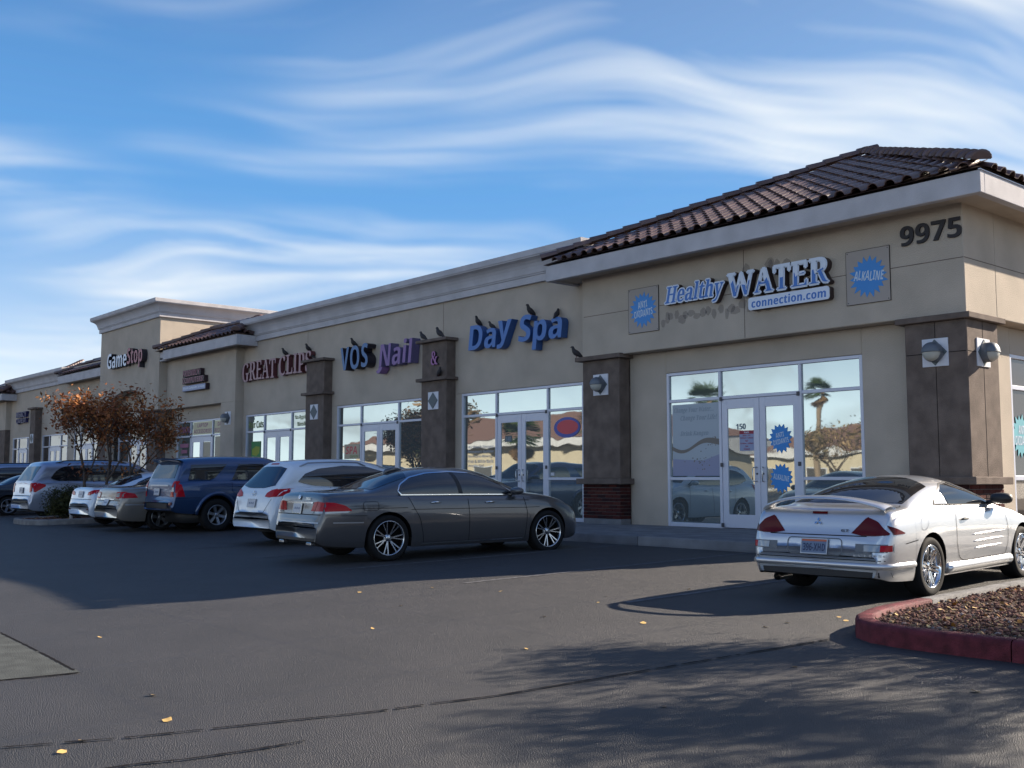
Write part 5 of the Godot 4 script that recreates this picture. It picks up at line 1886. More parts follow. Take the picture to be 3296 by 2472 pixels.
	pl.append(pl[0])
	s.line(rc, "tail", pl, .011, .004, 1.0, .03)
	part(t, "plate_recess", rc, M.lamp_grey)
	plate(t, s, 0.0, .562, "blue", "396-XHD")
	lay(t, s, "brake_light", "tail", [[-.09, .905], [.09, .905]], [[-.09, .93], [.09, .93]], 8, 2, .005, "tail_dark", false)
	lay(t, s, "lower_valance", "tail", [[-.80, .262], [0, .25], [.80, .262]], [[-.80, .315], [0, .325], [.80, .315]], 20, 3, .003, "black_plastic", false)
	# bumper lip and side skirts
	var lip := MB.new(true)
	var lp := []
	for k in 6: lp.append(s.side(lerpf(.56, .20, k / 5.0), .375, -1.0, -.008))
	for k in 21: lp.append(s.tail(lerpf(-.79, .79, k / 20.0), .375, -.008))
	for k in 6: lp.append(s.side(lerpf(.20, .56, k / 5.0), .375, 1.0, -.008))
	lip.tube(lp, Array(range(33)).map(func(_k): return 0.032), 10, true, 1.1)
	part(t, "bumper_lip", lip, M.paint_silver)
	for sg in [1.0, -1.0]:
		var sk := MB.new(true)
		var q := []
		var rr := []
		for k in 15:
			var l := lerpf(1.34, 3.12, k / 14.0)
			q.append(s.side(l, .275, sg, -.012)); rr.append(.055)
		sk.tube(q, rr, 10, true, 1.15)
		part(t, "side_skirt", sk, M.paint_silver)
		var k3 := 0
		for y in [.615, .535, .455]:
			var st := MB.new(true)
			var a := []
			var b := []
			for k in 11:
				var l := lerpf(2.0 + .03 * k3, 2.96 - .04 * k3, k / 10.0)
				a.append(s.side(l, y + .012 * k / 10.0, sg, -.005)); b.append(.017 * pow(sin(PI * clampf(k / 10.0, .04, .97)), .45))
			st.tube(a, b, 8)
			part(t, "door_strake", st, M.paint_silver)
			k3 += 1
		var fd := []
		for k in 21: fd.append([.80 + cos(TAU * k / 20) * .085 + sin(TAU * k / 20) * .03, .80 + sin(TAU * k / 20) * .075])
		var fm := MB.new(true)
		if sg > 0:
			s.line(fm, "side", fd, .006, .004, sg, .02)
			part(t, "fuel_flap", fm, M.alloy_dull)
	handles(t, s, [[1.72, .80]], "black_plastic")
	mirror(t, s, 2.83, .965, "black_plastic", 1.0)
	# spoiler: an arched blade over the boot lid
	var sw := MB.new(true)
	var rows := []
	for k in 33:
		var v := k / 32.0 * 2.0 - 1.0
		var u := v * .735
		var y: float = 1.085 - .115 * pow(absf(v), 2.6)
		if absf(v) > .97: y = 0.955
		var l: float = .115 + .17 * pow(absf(v), 3.0)
		var ch: float = .085 + .05 * pow(absf(v), 4.0)
		var r := PackedVector3Array()
		for j in 12:
			var a := TAU * j / 12
			r.append(Vector3(u, y + sin(a) * (.016 + .018 * pow(absf(v), 6.0)) + cos(a) * -.012, -(l - cos(a) * ch)))
		rows.append(r)
	sw.skin(rows, true)
	part(t, "spoiler", sw, M.paint_silver)
	# emblem: three rhombs; badges
	var e := group_part(t, "emblem")
	var ep := s.tail(0, .82, .010)
	e.position = ep
	e.rotation.x = -.42
	var em := MB.new()
	for k in 3:
		var a := PI / 2 + TAU * k / 3
		var dr := Vector2(cos(a), sin(a))
		var pr := Vector2(-dr.y, dr.x)
		em.prism(PackedVector2Array([dr * .003, dr * .026 + pr * .014, dr * .05, dr * .026 - pr * .014]), 0.0, .008)
	part(e, "rhombs", em, M.chrome)
	var b2 := group_part(t, "badge", s.tail(.325, .722, .008))
	b2.rotation.x = -.35
	add_print(b2, "badge_letters", [set_line("GT", "sans", rect(-.045, .045, 0, .028))], 0, .003, M.dark_metal)
	var b3 := group_part(t, "badge", s.tail(.64, .475, .012))
	b3.rotation.y = .22
	add_print(b3, "badge_letters", [set_line("ECLIPSE", "sans", rect(-.17, .17, 0, .022), 0, [], .12)], 0, .003, M.alloy_dull)
	var ex := MB.new(true)
	ex.tube([Vector3(-.48, .21, -.25), Vector3(-.48, .205, .0)], [.045, .045], 14, false)
	part(t, "exhaust", ex, M.steel)
	lay(t, s, "head_lamp", "nose", [[.36, .56], [.66, .58]], [[.38, .66], [.62, .68]], 8, 4, .006, "lamp_clear")
	lay(t, s, "grille", "nose", [[-.3, .34], [.3, .34]], [[-.3, .44], [.3, .44]], 8, 2, .005, "black_plastic", false)

func build_grey_sedan():
	var sp := {"scale": 0.934, "pitch": 0.008, "L": 5.17, "R": 0.362, "rim": 0.27, "tw": 0.25, "half": 0.945, "arch": 0.41, "axles": [1.17, 4.30], "style": {"n": 7, "pair": [-0.15, 0.15], "vee": true, "w0": 0.012, "w1": 0.013},
		"top": [[0, .62], [.02, .69], [.045, .74], [.06, .80], [.08, .92], [.10, 1.02], [.13, 1.075], [.25, 1.092], [.6, 1.105], [.85, 1.12], [1.05, 1.175], [1.35, 1.29], [1.65, 1.39], [2.0, 1.455], [2.4, 1.485], [2.8, 1.475], [3.15, 1.42], [3.5, 1.28], [3.8, 1.12], [3.95, 1.06], [4.3, 1.02], [4.7, .94], [4.95, .84], [5.08, .72], [5.15, .58], [5.17, .5]],
		"belt": [[0, .55], [.04, .66], [.08, .82], [.13, .96], [.4, 1.0], [1.0, 1.012], [2.5, .995], [3.8, .965], [4.3, .92], [4.7, .84], [5.0, .70], [5.17, .45]],
		"sill": [[0, .34], [.1, .28], [.6, .24], [1.8, .21], [3.6, .21], [4.8, .22], [5.17, .30]],
		"wp": [[0, .78], [.03, .835], [.1, .875], [.3, .91], [.7, .938], [1.2, .952], [3.0, .95], [4.3, .952], [4.7, .90], [4.95, .82], [5.1, .70], [5.17, .55]],
		"wc": [[0, .70], [.08, .78], [.15, .82], [.3, .83], [.7, .82], [1.0, .80], [1.4, .785], [2.0, .77], [3.0, .775], [3.8, .81], [4.3, .83], [4.7, .78], [5.17, .5]],
		"n": [[0, 3.5], [.5, 3.5], [1.0, 2.8], [1.6, 2.55], [3.0, 2.5], [3.6, 2.8], [4.0, 3.2], [5.17, 2.8]], "low": LOW}
	var c := car("luxury_sedan", "dark grey four door sedan with thin chrome window trim", "car", sp, -13.954, -7.828, -0.097, "paint_grey")
	var t: Node3D = c[0]
	var s: CarShape = c[1]
	lay(t, s, "rear_window", "top", [[-.66, .98], [-.3, .91], [.3, .91], [.66, .98]], [[-.58, 1.66], [-.28, 1.76], [.28, 1.76], [.58, 1.66]], 14, 8, .005, "car_glass", false)
	lay(t, s, "windscreen", "top", [[-.7, 3.86], [0, 3.98], [.7, 3.86]], [[-.56, 3.12], [0, 3.02], [.56, 3.12]], 14, 8, .005, "car_glass", false)
	lay(t, s, "side_window", "side", [[1.45, 1.04], [2.0, 1.035], [2.56, 1.03]], [[1.42, 1.10], [1.5, 1.19], [1.72, 1.295], [2.05, 1.36], [2.48, 1.385]], 22, 6, .006, "car_glass")
	lay(t, s, "side_window", "side", [[2.64, 1.03], [3.2, 1.022], [3.66, 1.015]], [[2.56, 1.385], [2.85, 1.365], [3.1, 1.30], [3.4, 1.17], [3.66, 1.02]], 20, 6, .006, "car_glass")
	gaps(t, s, "window_trim", [["side", [[1.45, 1.03], [2.5, 1.022], [3.6, 1.008]]], ["side", [[1.47, 1.03], [1.40, 1.09], [1.47, 1.195], [1.70, 1.31], [2.04, 1.378], [2.5, 1.402], [2.86, 1.382], [3.12, 1.316], [3.42, 1.18], [3.70, 1.0]]]], .017, .010, "chrome")
	gaps(t, s, "pillar_cover", [["side", [[2.60, 1.03], [2.52, 1.385]]]], .075, .008, "black_plastic")
	gaps(t, s, "panel_gap", [["side", [[1.52, 1.0], [1.60, .85], [1.72, .66], [1.78, .42], [1.80, .27]]], ["side", [[2.64, 1.0], [2.66, .7], [2.66, .27]]], ["side", [[3.78, .96], [3.84, .7], [3.80, .27]]], ["side", [[1.56, .80], [2.65, .795], [3.82, .785], [4.1, .79]]], ["side", [[.10, .735], [.78, .722]]], ["side", [[.44, .83], [1.5, .83]]], ["top", [[-.77, .2], [-.76, .75], [-.70, .9]]]], .008, .0035, "gap")
	gaps(t, s, "panel_gap", [["tail", [[-.80, .745], [.80, .745]], 1]], .012, .003, "gap")
	gaps(t, s, "side_moulding", [["side", [[1.75, .255], [2.7, .262], [3.75, .27]]]], .02, .012, "chrome")
	gaps(t, s, "bumper_strip", [["side", [[.22, .625], [.72, .618]]], ["tail", [[-.80, .625], [.80, .625]], 1]], .018, .008, "alloy_dull")
	lay(t, s, "tail_lamp", "tail", [[.46, .80], [.62, .795], [.845, .80]], [[.53, .935], [.66, .95], [.84, .93]], 14, 6, .006, "tail_red")
	lay(t, s, "tail_lamp", "side", [[.10, .795], [.52, .80]], [[.085, .94], [.25, .93], [.42, .885], [.525, .81]], 12, 5, .006, "tail_red")
	lay(t, s, "reverse_lamp", "tail", [[.62, .765], [.845, .768]], [[.60, .796], [.845, .80]], 8, 2, .006, "lamp_clear")
	lay(t, s, "reverse_lamp", "side", [[.10, .765], [.46, .772]], [[.10, .795], [.50, .80]], 10, 2, .006, "lamp_clear")
	gaps(t, s, "lamp_division", [["tail", [[.545, .755], [.60, .80], [.665, .948]]]], .008, .008, "gap")
	gaps(t, s, "boot_strip", [["tail", [[-.49, .925], [.49, .925]], 1]], .022, .009, "chrome")
	plate(t, s, -.03, .835, "frame")
	var rd := group_part(t, "emblem", s.tail(-.02, 1.005, .012))
	rd.rotation.x = -.25
	var ring := MB.new(true)
	ring.lathe([[.041, 0.0], [.042, .006], [.034, .007], [.0, .007]], Vector3.ZERO, Vector3(0, 0, 1), 20)
	part(rd, "ring", ring, M.chrome)
	var qd := MB.new()
	for k in 2:
		var pp := PackedVector2Array([Vector2.ZERO])
		for j in 6: pp.append(Vector2(cos(PI * k + PI / 2 * j / 5.0), sin(PI * k + PI / 2 * j / 5.0)) * .027)
		qd.prism(pp, .007, .009)
	part(rd, "quarters", qd, M.sign_blue)
	var bg := group_part(t, "badge", s.tail(.30, .965, .012))
	bg.rotation.x = -.15
	add_print(bg, "badge_letters", [set_line("750Li", "sans", rect(-.08, .09, 0, .045), .2)], 0, .003, M.chrome)
	for u in [-.52, .52]:
		var ex := MB.new()
		ex.box(s.tail(u, .30, .0) + Vector3(0, 0, -.03), Vector3(.17, .05, .09), .012)
		part(t, "exhaust", ex, M.steel)
	lay(t, s, "lower_valance", "tail", [[-.78, .34], [.78, .34]], [[-.79, .385], [.79, .385]], 16, 2, .004, "black_plastic", false)
	handles(t, s, [[1.92, .90], [2.98, .885]], "chrome")
	mirror(t, s, 3.60, 1.02, "paint_grey")
	var fin := MB.new(true)
	fin.tube([s.over(0, 1.55, -.01), s.over(0, 1.62, .03), s.over(0, 1.75, .035), s.over(0, 1.9, -.005)], [.02, .045, .04, .01], 10)
	part(t, "roof_antenna", fin, M.paint_grey)
	var fl := MB.new(true)
	var pl := []
	for p in rounded(rect(.72, .98, .80, .935), .035): pl.append([p.x, p.y])
	pl.append(pl[0])
	s.line(fl, "side", pl, .006, .004, 1.0, .03)
	part(t, "fuel_flap", fl, M.gap)
	front(t, s, .74, .60, true)

# head lamps and grille
func front(t: Node3D, s: CarShape, yl: float, yg: float, kidney := false):
	lay(t, s, "head_lamp", "nose", [[.42, yl - .06], [.74, yl - .03]], [[.44, yl + .06], [.72, yl + .07]], 8, 4, .006, "lamp_clear")
	lay(t, s, "turn_lamp", "nose", [[.70, yl - .03], [.78, yl - .01]], [[.70, yl + .05], [.77, yl + .05]], 4, 3, .009, "amber")
	if kidney:
		lay(t, s, "grille", "nose", [[.03, yg - .02], [.30, yg - .01]], [[.03, yg + .15], [.28, yg + .15]], 8, 4, .006, "black_plastic")
		var mb := MB.new(true)
		for sg in [1.0, -1.0]: s.line(mb, "nose", [[.03, yg - .02], [.30, yg - .01], [.31, yg + .1], [.28, yg + .15], [.03, yg + .155], [.03, yg - .02]], .02, .010, sg)
		part(t, "grille_frame", mb, M.chrome)
	else: lay(t, s, "grille", "nose", [[-.34, yg - .05], [.34, yg - .05]], [[-.36, yg + .07], [.36, yg + .07]], 10, 3, .006, "black_plastic", false)
	lay(t, s, "air_intake", "nose", [[-.5, .33], [.5, .33]], [[-.5, .43], [.5, .43]], 10, 2, .006, "black_plastic", false)

func build_white_crossover():
	var sp := {"scale": 0.935, "L": 4.65, "R": 0.345, "rim": 0.24, "tw": 0.22, "half": 0.885, "arch": 0.40, "axles": [0.98, 3.67], "style": FIVE,
		"top": [[0, .62], [.015, .72], [.03, .80], [.06, .93], [.11, 1.05], [.2, 1.18], [.34, 1.34], [.46, 1.48], [.54, 1.57], [.60, 1.605], [.9, 1.635], [1.6, 1.66], [2.2, 1.64], [2.7, 1.54], [3.1, 1.35], [3.45, 1.13], [3.6, 1.07], [4.0, 1.0], [4.35, .87], [4.55, .72], [4.65, .55]],
		"belt": [[0, .5], [.05, .72], [.12, .92], [.3, 1.05], [.7, 1.09], [1.5, 1.06], [3.4, 1.0], [3.9, .9], [4.4, .7], [4.65, .45]],
		"sill": [[0, .33], [.15, .27], [.6, .25], [4.2, .24], [4.65, .3]],
		"wp": [[0, .77], [.04, .815], [.12, .85], [.4, .885], [1, .902], [3.7, .902], [4.2, .85], [4.5, .7], [4.65, .52]],
		"wc": [[0, .72], [.06, .78], [.12, .79], [.3, .785], [.6, .75], [1.2, .755], [2.4, .765], [3.4, .81], [4, .78], [4.65, .45]],
		"n": [[0, 4.0], [.3, 3.4], [.7, 3.0], [2.5, 2.9], [3.5, 3.0], [4.65, 2.8]], "low": LOW}
	var c := car("crossover", "white crossover with large red tail lamps and roof rails beside the grey sedan", "car", sp, -17.85, -9.1, 0.0, "paint_white")
	var t: Node3D = c[0]
	var s: CarShape = c[1]
	lay(t, s, "rear_window", "tail", [[-.64, 1.14], [-.3, 1.09], [.3, 1.09], [.64, 1.14]], [[-.54, 1.47], [-.3, 1.51], [.3, 1.51], [.54, 1.47]], 14, 8, .006, "car_glass", false)
	lay(t, s, "brake_light", "tail", [[-.16, 1.55], [.16, 1.55]], [[-.15, 1.575], [.15, 1.575]], 6, 2, .006, "tail_red", false)
	lay(t, s, "windscreen", "top", [[-.7, 3.38], [0, 3.5], [.7, 3.38]], [[-.56, 2.62], [0, 2.52], [.56, 2.62]], 12, 8, .005, "car_glass", false)
	lay(t, s, "side_window", "side", [[.62, 1.20], [.95, 1.13], [1.5, 1.095], [2.2, 1.09], [3.2, 1.08]], [[.62, 1.22], [.78, 1.36], [1.1, 1.46], [1.7, 1.515], [2.25, 1.495], [2.7, 1.37], [3.2, 1.10]], 26, 7, .006, "car_glass")
	gaps(t, s, "panel_gap", [["side", [[1.32, 1.09], [1.36, .8], [1.3, .62]]], ["side", [[2.25, 1.08], [2.25, .3]]], ["side", [[3.2, 1.05], [3.25, .6], [3.2, .3]]], ["side", [[.40, 1.08], [.32, .95], [.24, .88]]]], .008, .0035, "gap")
	gaps(t, s, "panel_gap", [["tail", [[-.72, .885], [-.50, .62], [.50, .62], [.72, .885]], 1]], .009, .003, "gap")
	lay(t, s, "tail_lamp", "tail", [[.46, .93], [.62, .915], [.80, .93]], [[.50, 1.00], [.64, 1.06], [.775, 1.085]], 12, 6, .008, "tail_red")
	lay(t, s, "tail_lamp", "side", [[.09, .925], [.34, .955]], [[.13, 1.07], [.42, 1.085]], 10, 5, .008, "tail_red")
	plate(t, s, 0.0, .80, "white")
	var em := group_part(t, "emblem", s.tail(0, .99, .012))
	em.rotation.x = -.5
	var rg := MB.new(true)
	rg.lathe([[.05, 0], [.052, .006], [.042, .008], [.038, .0]], Vector3.ZERO, Vector3(0, 0, 1), 20)
	rg.span(-.07, .07, -.008, .008, .0, .009, .002)
	part(em, "ring_and_bar", rg, M.chrome)
	for sg in [1.0, -1.0]:
		var rail := MB.new(true)
		var pts := []
		var rr := []
		for k in 9:
			pts.append(s.over(.60 * sg, lerpf(.72, 2.25, k / 8.0), .055 if k > 0 and k < 8 else -.01)); rr.append(.016)
		rail.tube(pts, rr, 8)
		part(t, "roof_rail", rail, M.alloy_dull)
	handles(t, s, [[1.55, .95], [2.45, .93]], "chrome")
	mirror(t, s, 3.12, 1.08, "paint_white")
	front(t, s, .80, .72)

func build_blue_suv():
	var sp := {"scale": 0.949, "L": 4.80, "R": 0.385, "rim": 0.235, "tw": 0.26, "half": 0.93, "arch": 0.465, "axles": [1.10, 3.89], "style": SIX, "alloy": "alloy_dull",
		"top": [[0, .70], [.02, .77], [.045, .80], [.055, .95], [.08, 1.12], [.12, 1.2], [.20, 1.40], [.28, 1.62], [.33, 1.70], [.6, 1.745], [1.6, 1.775], [2.4, 1.765], [2.75, 1.70], [3.1, 1.45], [3.4, 1.22], [3.5, 1.18], [4.2, 1.12], [4.6, 1.02], [4.75, .85], [4.8, .65]],
		"belt": [[0, .6], [.05, .74], [.08, 1.0], [.2, 1.15], [.6, 1.18], [2.0, 1.17], [3.5, 1.1], [4.2, 1.0], [4.6, .85], [4.8, .55]],
		"sill": [[0, .52], [.15, .46], [.6, .42], [1.6, .40], [3.4, .40], [4.4, .42], [4.8, .5]],
		"wp": [[0, .84], [.03, .875], [.1, .90], [.4, .925], [.8, .935], [1.5, .925], [3.3, .925], [4, .935], [4.4, .90], [4.7, .8], [4.8, .65]],
		"wc": [[0, .80], [.06, .84], [.3, .82], [.6, .805], [2.5, .80], [3.4, .84], [4.2, .84], [4.8, .6]],
		"n": [[0, 5], [.5, 4.6], [2.5, 4.2], [3.4, 3.6], [4.8, 3.5]], "low": LOW}
	var c := car("sport_utility", "dark blue boxy sport utility with flared arches and an empty space to its right", "car", sp, -23.2, -9.52, 0.0, "paint_blue")
	var t: Node3D = c[0]
	var s: CarShape = c[1]
	lay(t, s, "rear_window", "tail", [[-.66, 1.26], [.66, 1.26]], [[-.62, 1.57], [.62, 1.57]], 12, 6, .006, "car_glass", false)
	lay(t, s, "windscreen", "top", [[-.74, 3.34], [0, 3.42], [.74, 3.34]], [[-.66, 2.8], [0, 2.74], [.66, 2.8]], 12, 6, .005, "car_glass", false)
	lay(t, s, "side_window", "side", [[.42, 1.22], [.95, 1.215], [1.08, 1.26]], [[.50, 1.57], [1.30, 1.585], [1.40, 1.58]], 10, 6, .006, "car_glass")
	lay(t, s, "side_window", "side", [[1.52, 1.21], [2.36, 1.205]], [[1.70, 1.585], [2.36, 1.585]], 10, 6, .006, "car_glass")
	lay(t, s, "side_window", "side", [[2.46, 1.205], [3.25, 1.19]], [[2.46, 1.585], [2.74, 1.56], [3.0, 1.40], [3.25, 1.21]], 12, 6, .006, "car_glass")
	gaps(t, s, "panel_gap", [["side", [[1.48, 1.2], [1.47, .95], [1.62, .8], [1.66, .45]]], ["side", [[2.41, 1.6], [2.41, .45]]], ["side", [[3.35, 1.15], [3.36, .45]]], ["side", [[.08, .80], [.66, .80]]]], .008, .004, "gap")
	gaps(t, s, "panel_gap", [["tail", [[-.80, .80], [.80, .80]], 1]], .02, .003, "gap")
	gaps(t, s, "tailgate_trim", [["tail", [[-.52, 1.09], [.52, 1.09]], 1]], .035, .01, "alloy_dull")
	lay(t, s, "tail_lamp", "tail", [[.68, .83], [.845, .83]], [[.72, 1.18], [.80, 1.20]], 6, 8, .008, "tail_red")
	lay(t, s, "tail_lamp", "side", [[.055, .83], [.30, .83]], [[.12, 1.19], [.20, 1.20]], 6, 8, .008, "tail_red")
	lay(t, s, "lamp_insert", "tail", [[.70, .95], [.85, .95]], [[.71, 1.05], [.83, 1.05]], 5, 3, .011, "lamp_clear")
	lay(t, s, "bumper_step", "tail", [[-.6, .555], [.6, .555]], [[-.6, .68], [.6, .68]], 12, 2, .006, "black_plastic", false)
	lay(t, s, "rear_reflector", "tail", [[.70, .63], [.83, .64]], [[.70, .70], [.82, .71]], 5, 3, .009, "tail_dark")
	plate(t, s, -.08, .94, "white")
	var sp2 := MB.new()
	sp2.skin([PackedVector3Array([s.over(-.70, .34, .02), s.over(0, .34, .025), s.over(.70, .34, .02)]), PackedVector3Array([Vector3(-.68, 1.71, -.16), Vector3(0, 1.735, -.10), Vector3(.68, 1.71, -.16)]), PackedVector3Array([Vector3(-.67, 1.675, -.17), Vector3(0, 1.69, -.115), Vector3(.67, 1.675, -.17)]), PackedVector3Array([s.over(-.68, .34, -.03), s.over(0, .34, -.03), s.over(.68, .34, -.03)])])
	part(t, "roof_spoiler", sp2, M.paint_blue)
	for sg in [1.0, -1.0]:
		for l in sp.axles:
			var fl := MB.new(true)
			var a := []
			var b := []
			for k in 17:
				var g := PI * k / 16.0
				a.append(s.side(l - cos(g) * .50, maxf(.385 + sin(g) * .505, .42), sg, -.01)); b.append(.05)
			fl.tube(a, b, 8)
			part(t, "arch_flare", fl, M.paint_blue)
	handles(t, s, [[1.60, 1.05], [2.5, 1.04]], "paint_blue")
	mirror(t, s, 3.2, 1.2, "paint_blue")
	front(t, s, .92, .86)

func sedan_spec(L: float, h: float, w: float, R: float) -> Dictionary:
	var k := L / 4.8
	return {"scale": 0.95, "L": L, "R": R, "rim": R - .095, "tw": 0.215, "half": w - .01, "arch": R + .05, "axles": [1.02 * k, 3.82 * k], "style": FIVE, "alloy": "alloy_dull",
		"top": scaled([[0, .62], [.02, .69], [.045, .73], [.06, .80], [.09, .95], [.13, 1.03], [.2, 1.05], [.5, 1.06], [.8, 1.085], [1.0, 1.15], [1.3, 1.28], [1.6, 1.38], [1.95, 1.44], [2.3, 1.455], [2.7, 1.42], [3.0, 1.33], [3.35, 1.15], [3.6, 1.02], [3.9, .97], [4.3, .88], [4.6, .75], [4.75, .6], [4.8, .48]], k, h / 1.455),
		"belt": scaled([[0, .54], [.05, .68], [.12, .9], [.4, .97], [1.0, .98], [2.3, .96], [3.5, .93], [4.0, .86], [4.5, .7], [4.8, .42]], k, h / 1.455),
		"sill": scaled([[0, .33], [.1, .27], [.6, .23], [3.6, .21], [4.5, .22], [4.8, .3]], k, 1.0),
		"wp": scaled([[0, .77], [.03, .82], [.1, .86], [.3, .89], [.8, .905], [3.8, .905], [4.2, .86], [4.5, .75], [4.7, .62], [4.8, .48]], k, w / .905),
		"wc": scaled([[0, .70], [.1, .78], [.3, .79], [.8, .77], [1.2, .74], [2.0, .72], [2.8, .73], [3.5, .77], [4.0, .78], [4.8, .46]], k, w / .905),
		"n": scaled([[0, 3.5], [.5, 3.4], [1.0, 2.8], [1.6, 2.5], [2.9, 2.5], [3.6, 3.0], [4.8, 2.8]], k, 1.0), "low": LOW}

func sedan(called: String, label: String, L: float, h: float, w: float, x: float, z: float, pm: String, lamp: int):
	var sp := sedan_spec(L, h, w, 0.325)
	var c := car(called, label, "car", sp, x, z, 0.0, pm)
	var t: Node3D = c[0]
	var s: CarShape = c[1]
	var k := L / 4.8
	var v := h / 1.455
	lay(t, s, "rear_window", "top", [[-.60, .93 * k], [-.3, .86 * k], [.3, .86 * k], [.60, .93 * k]], [[-.52, 1.56 * k], [-.25, 1.64 * k], [.25, 1.64 * k], [.52, 1.56 * k]], 12, 7, .006, "car_glass", false)
	lay(t, s, "windscreen", "top", [[-.66, 3.52 * k], [0, 3.62 * k], [.66, 3.52 * k]], [[-.54, 2.86 * k], [0, 2.78 * k], [.54, 2.86 * k]], 12, 6, .006, "car_glass", false)
	lay(t, s, "side_window", "side", [[1.22 * k, 1.02 * v], [2.3 * k, 1.0 * v], [3.36 * k, .98 * v]], [[1.22 * k, 1.04 * v], [1.40 * k, 1.18 * v], [1.75 * k, 1.31 * v], [2.25 * k, 1.355 * v], [2.7 * k, 1.31 * v], [3.0 * k, 1.2 * v], [3.36 * k, .99 * v]], 22, 6, .006, "car_glass")
	gaps(t, s, "pillar_cover", [["side", [[2.34 * k, 1.0 * v], [2.26 * k, 1.35 * v]]]], .07, .008, "black_plastic")
	gaps(t, s, "panel_gap", [["side", [[1.36 * k, 1.0 * v], [1.52 * k, .7], [1.55 * k, .28]]], ["side", [[2.36 * k, .98 * v], [2.36 * k, .28]]], ["side", [[3.5 * k, .92 * v], [3.52 * k, .28]]]], .008, .004, "gap")
	gaps(t, s, "panel_gap", [["tail", [[-.78, .73 * v], [.78, .73 * v]], 1]], .012, .003, "gap")
	if lamp == 0:      # red lamps with a clear heart
		lay(t, s, "tail_lamp", "tail", [[.50, .80], [.64, .78], [.815, .80]], [[.50, .93], [.64, .95], [.80, .945]], 10, 6, .007, "tail_red")
		lay(t, s, "tail_lamp", "side", [[.09, .79], [.45, .80]], [[.09, .95], [.38, .90]], 8, 5, .007, "tail_red")
		lay(t, s, "reverse_lamp", "tail", [[.53, .82], [.72, .82]], [[.53, .91], [.72, .92]], 8, 4, .011, "lamp_clear")
		gaps(t, s, "boot_strip", [["tail", [[-.45, .765], [.45, .765]], 1]], .02, .009, "chrome")
		gaps(t, s, "bumper_strip", [["tail", [[-.78, .64], [.78, .64]], 1], ["side", [[.15, .64], [.62, .63]]]], .03, .009, "alloy_dull")
	elif lamp == 1:      # slanted lamps
		lay(t, s, "tail_lamp", "tail", [[.47, .83], [.62, .82], [.80, .87]], [[.50, .90], [.64, .935], [.79, .965]], 10, 6, .007, "tail_red")
		lay(t, s, "tail_lamp", "side", [[.09, .86], [.42, .93]], [[.12, .965], [.42, .965]], 8, 4, .007, "tail_red")
		lay(t, s, "rear_reflector", "tail", [[.58, .44], [.74, .45]], [[.60, .47], [.72, .485]], 5, 2, .008, "tail_dark")
	else:
		lay(t, s, "tail_lamp", "tail", [[.48, .80], [.80, .80]], [[.50, .92], [.79, .94]], 8, 5, .007, "tail_red")
		lay(t, s, "tail_lamp", "side", [[.09, .80], [.36, .82]], [[.1, .94], [.33, .92]], 8, 4, .007, "tail_red")
	plate(t, s, 0.0, .85 if lamp != 0 else .69, "white")
	handles(t, s, [[1.66 * k, .88 * v], [2.6 * k, .87 * v]], pm)
	mirror(t, s, 3.3 * k, .98 * v, pm)
	front(t, s, .68, .58)

func build_sedans():
	sedan("sedan", "tan sedan tucked between the blue sport utility and the white sedan", 4.82, 1.46, .90, -24.75, -8.95, "paint_tan", 0)
	sedan("sedan", "white sedan with slanted red tail lamps in front of the orange tree", 4.58, 1.43, .895, -27.3, -9.2, "paint_pearl", 1)
	sedan("sedan", "nearly black low sedan cut by the left edge of the photo", 4.75, 1.44, .90, -37.6, -9.2, "paint_dark", 2)

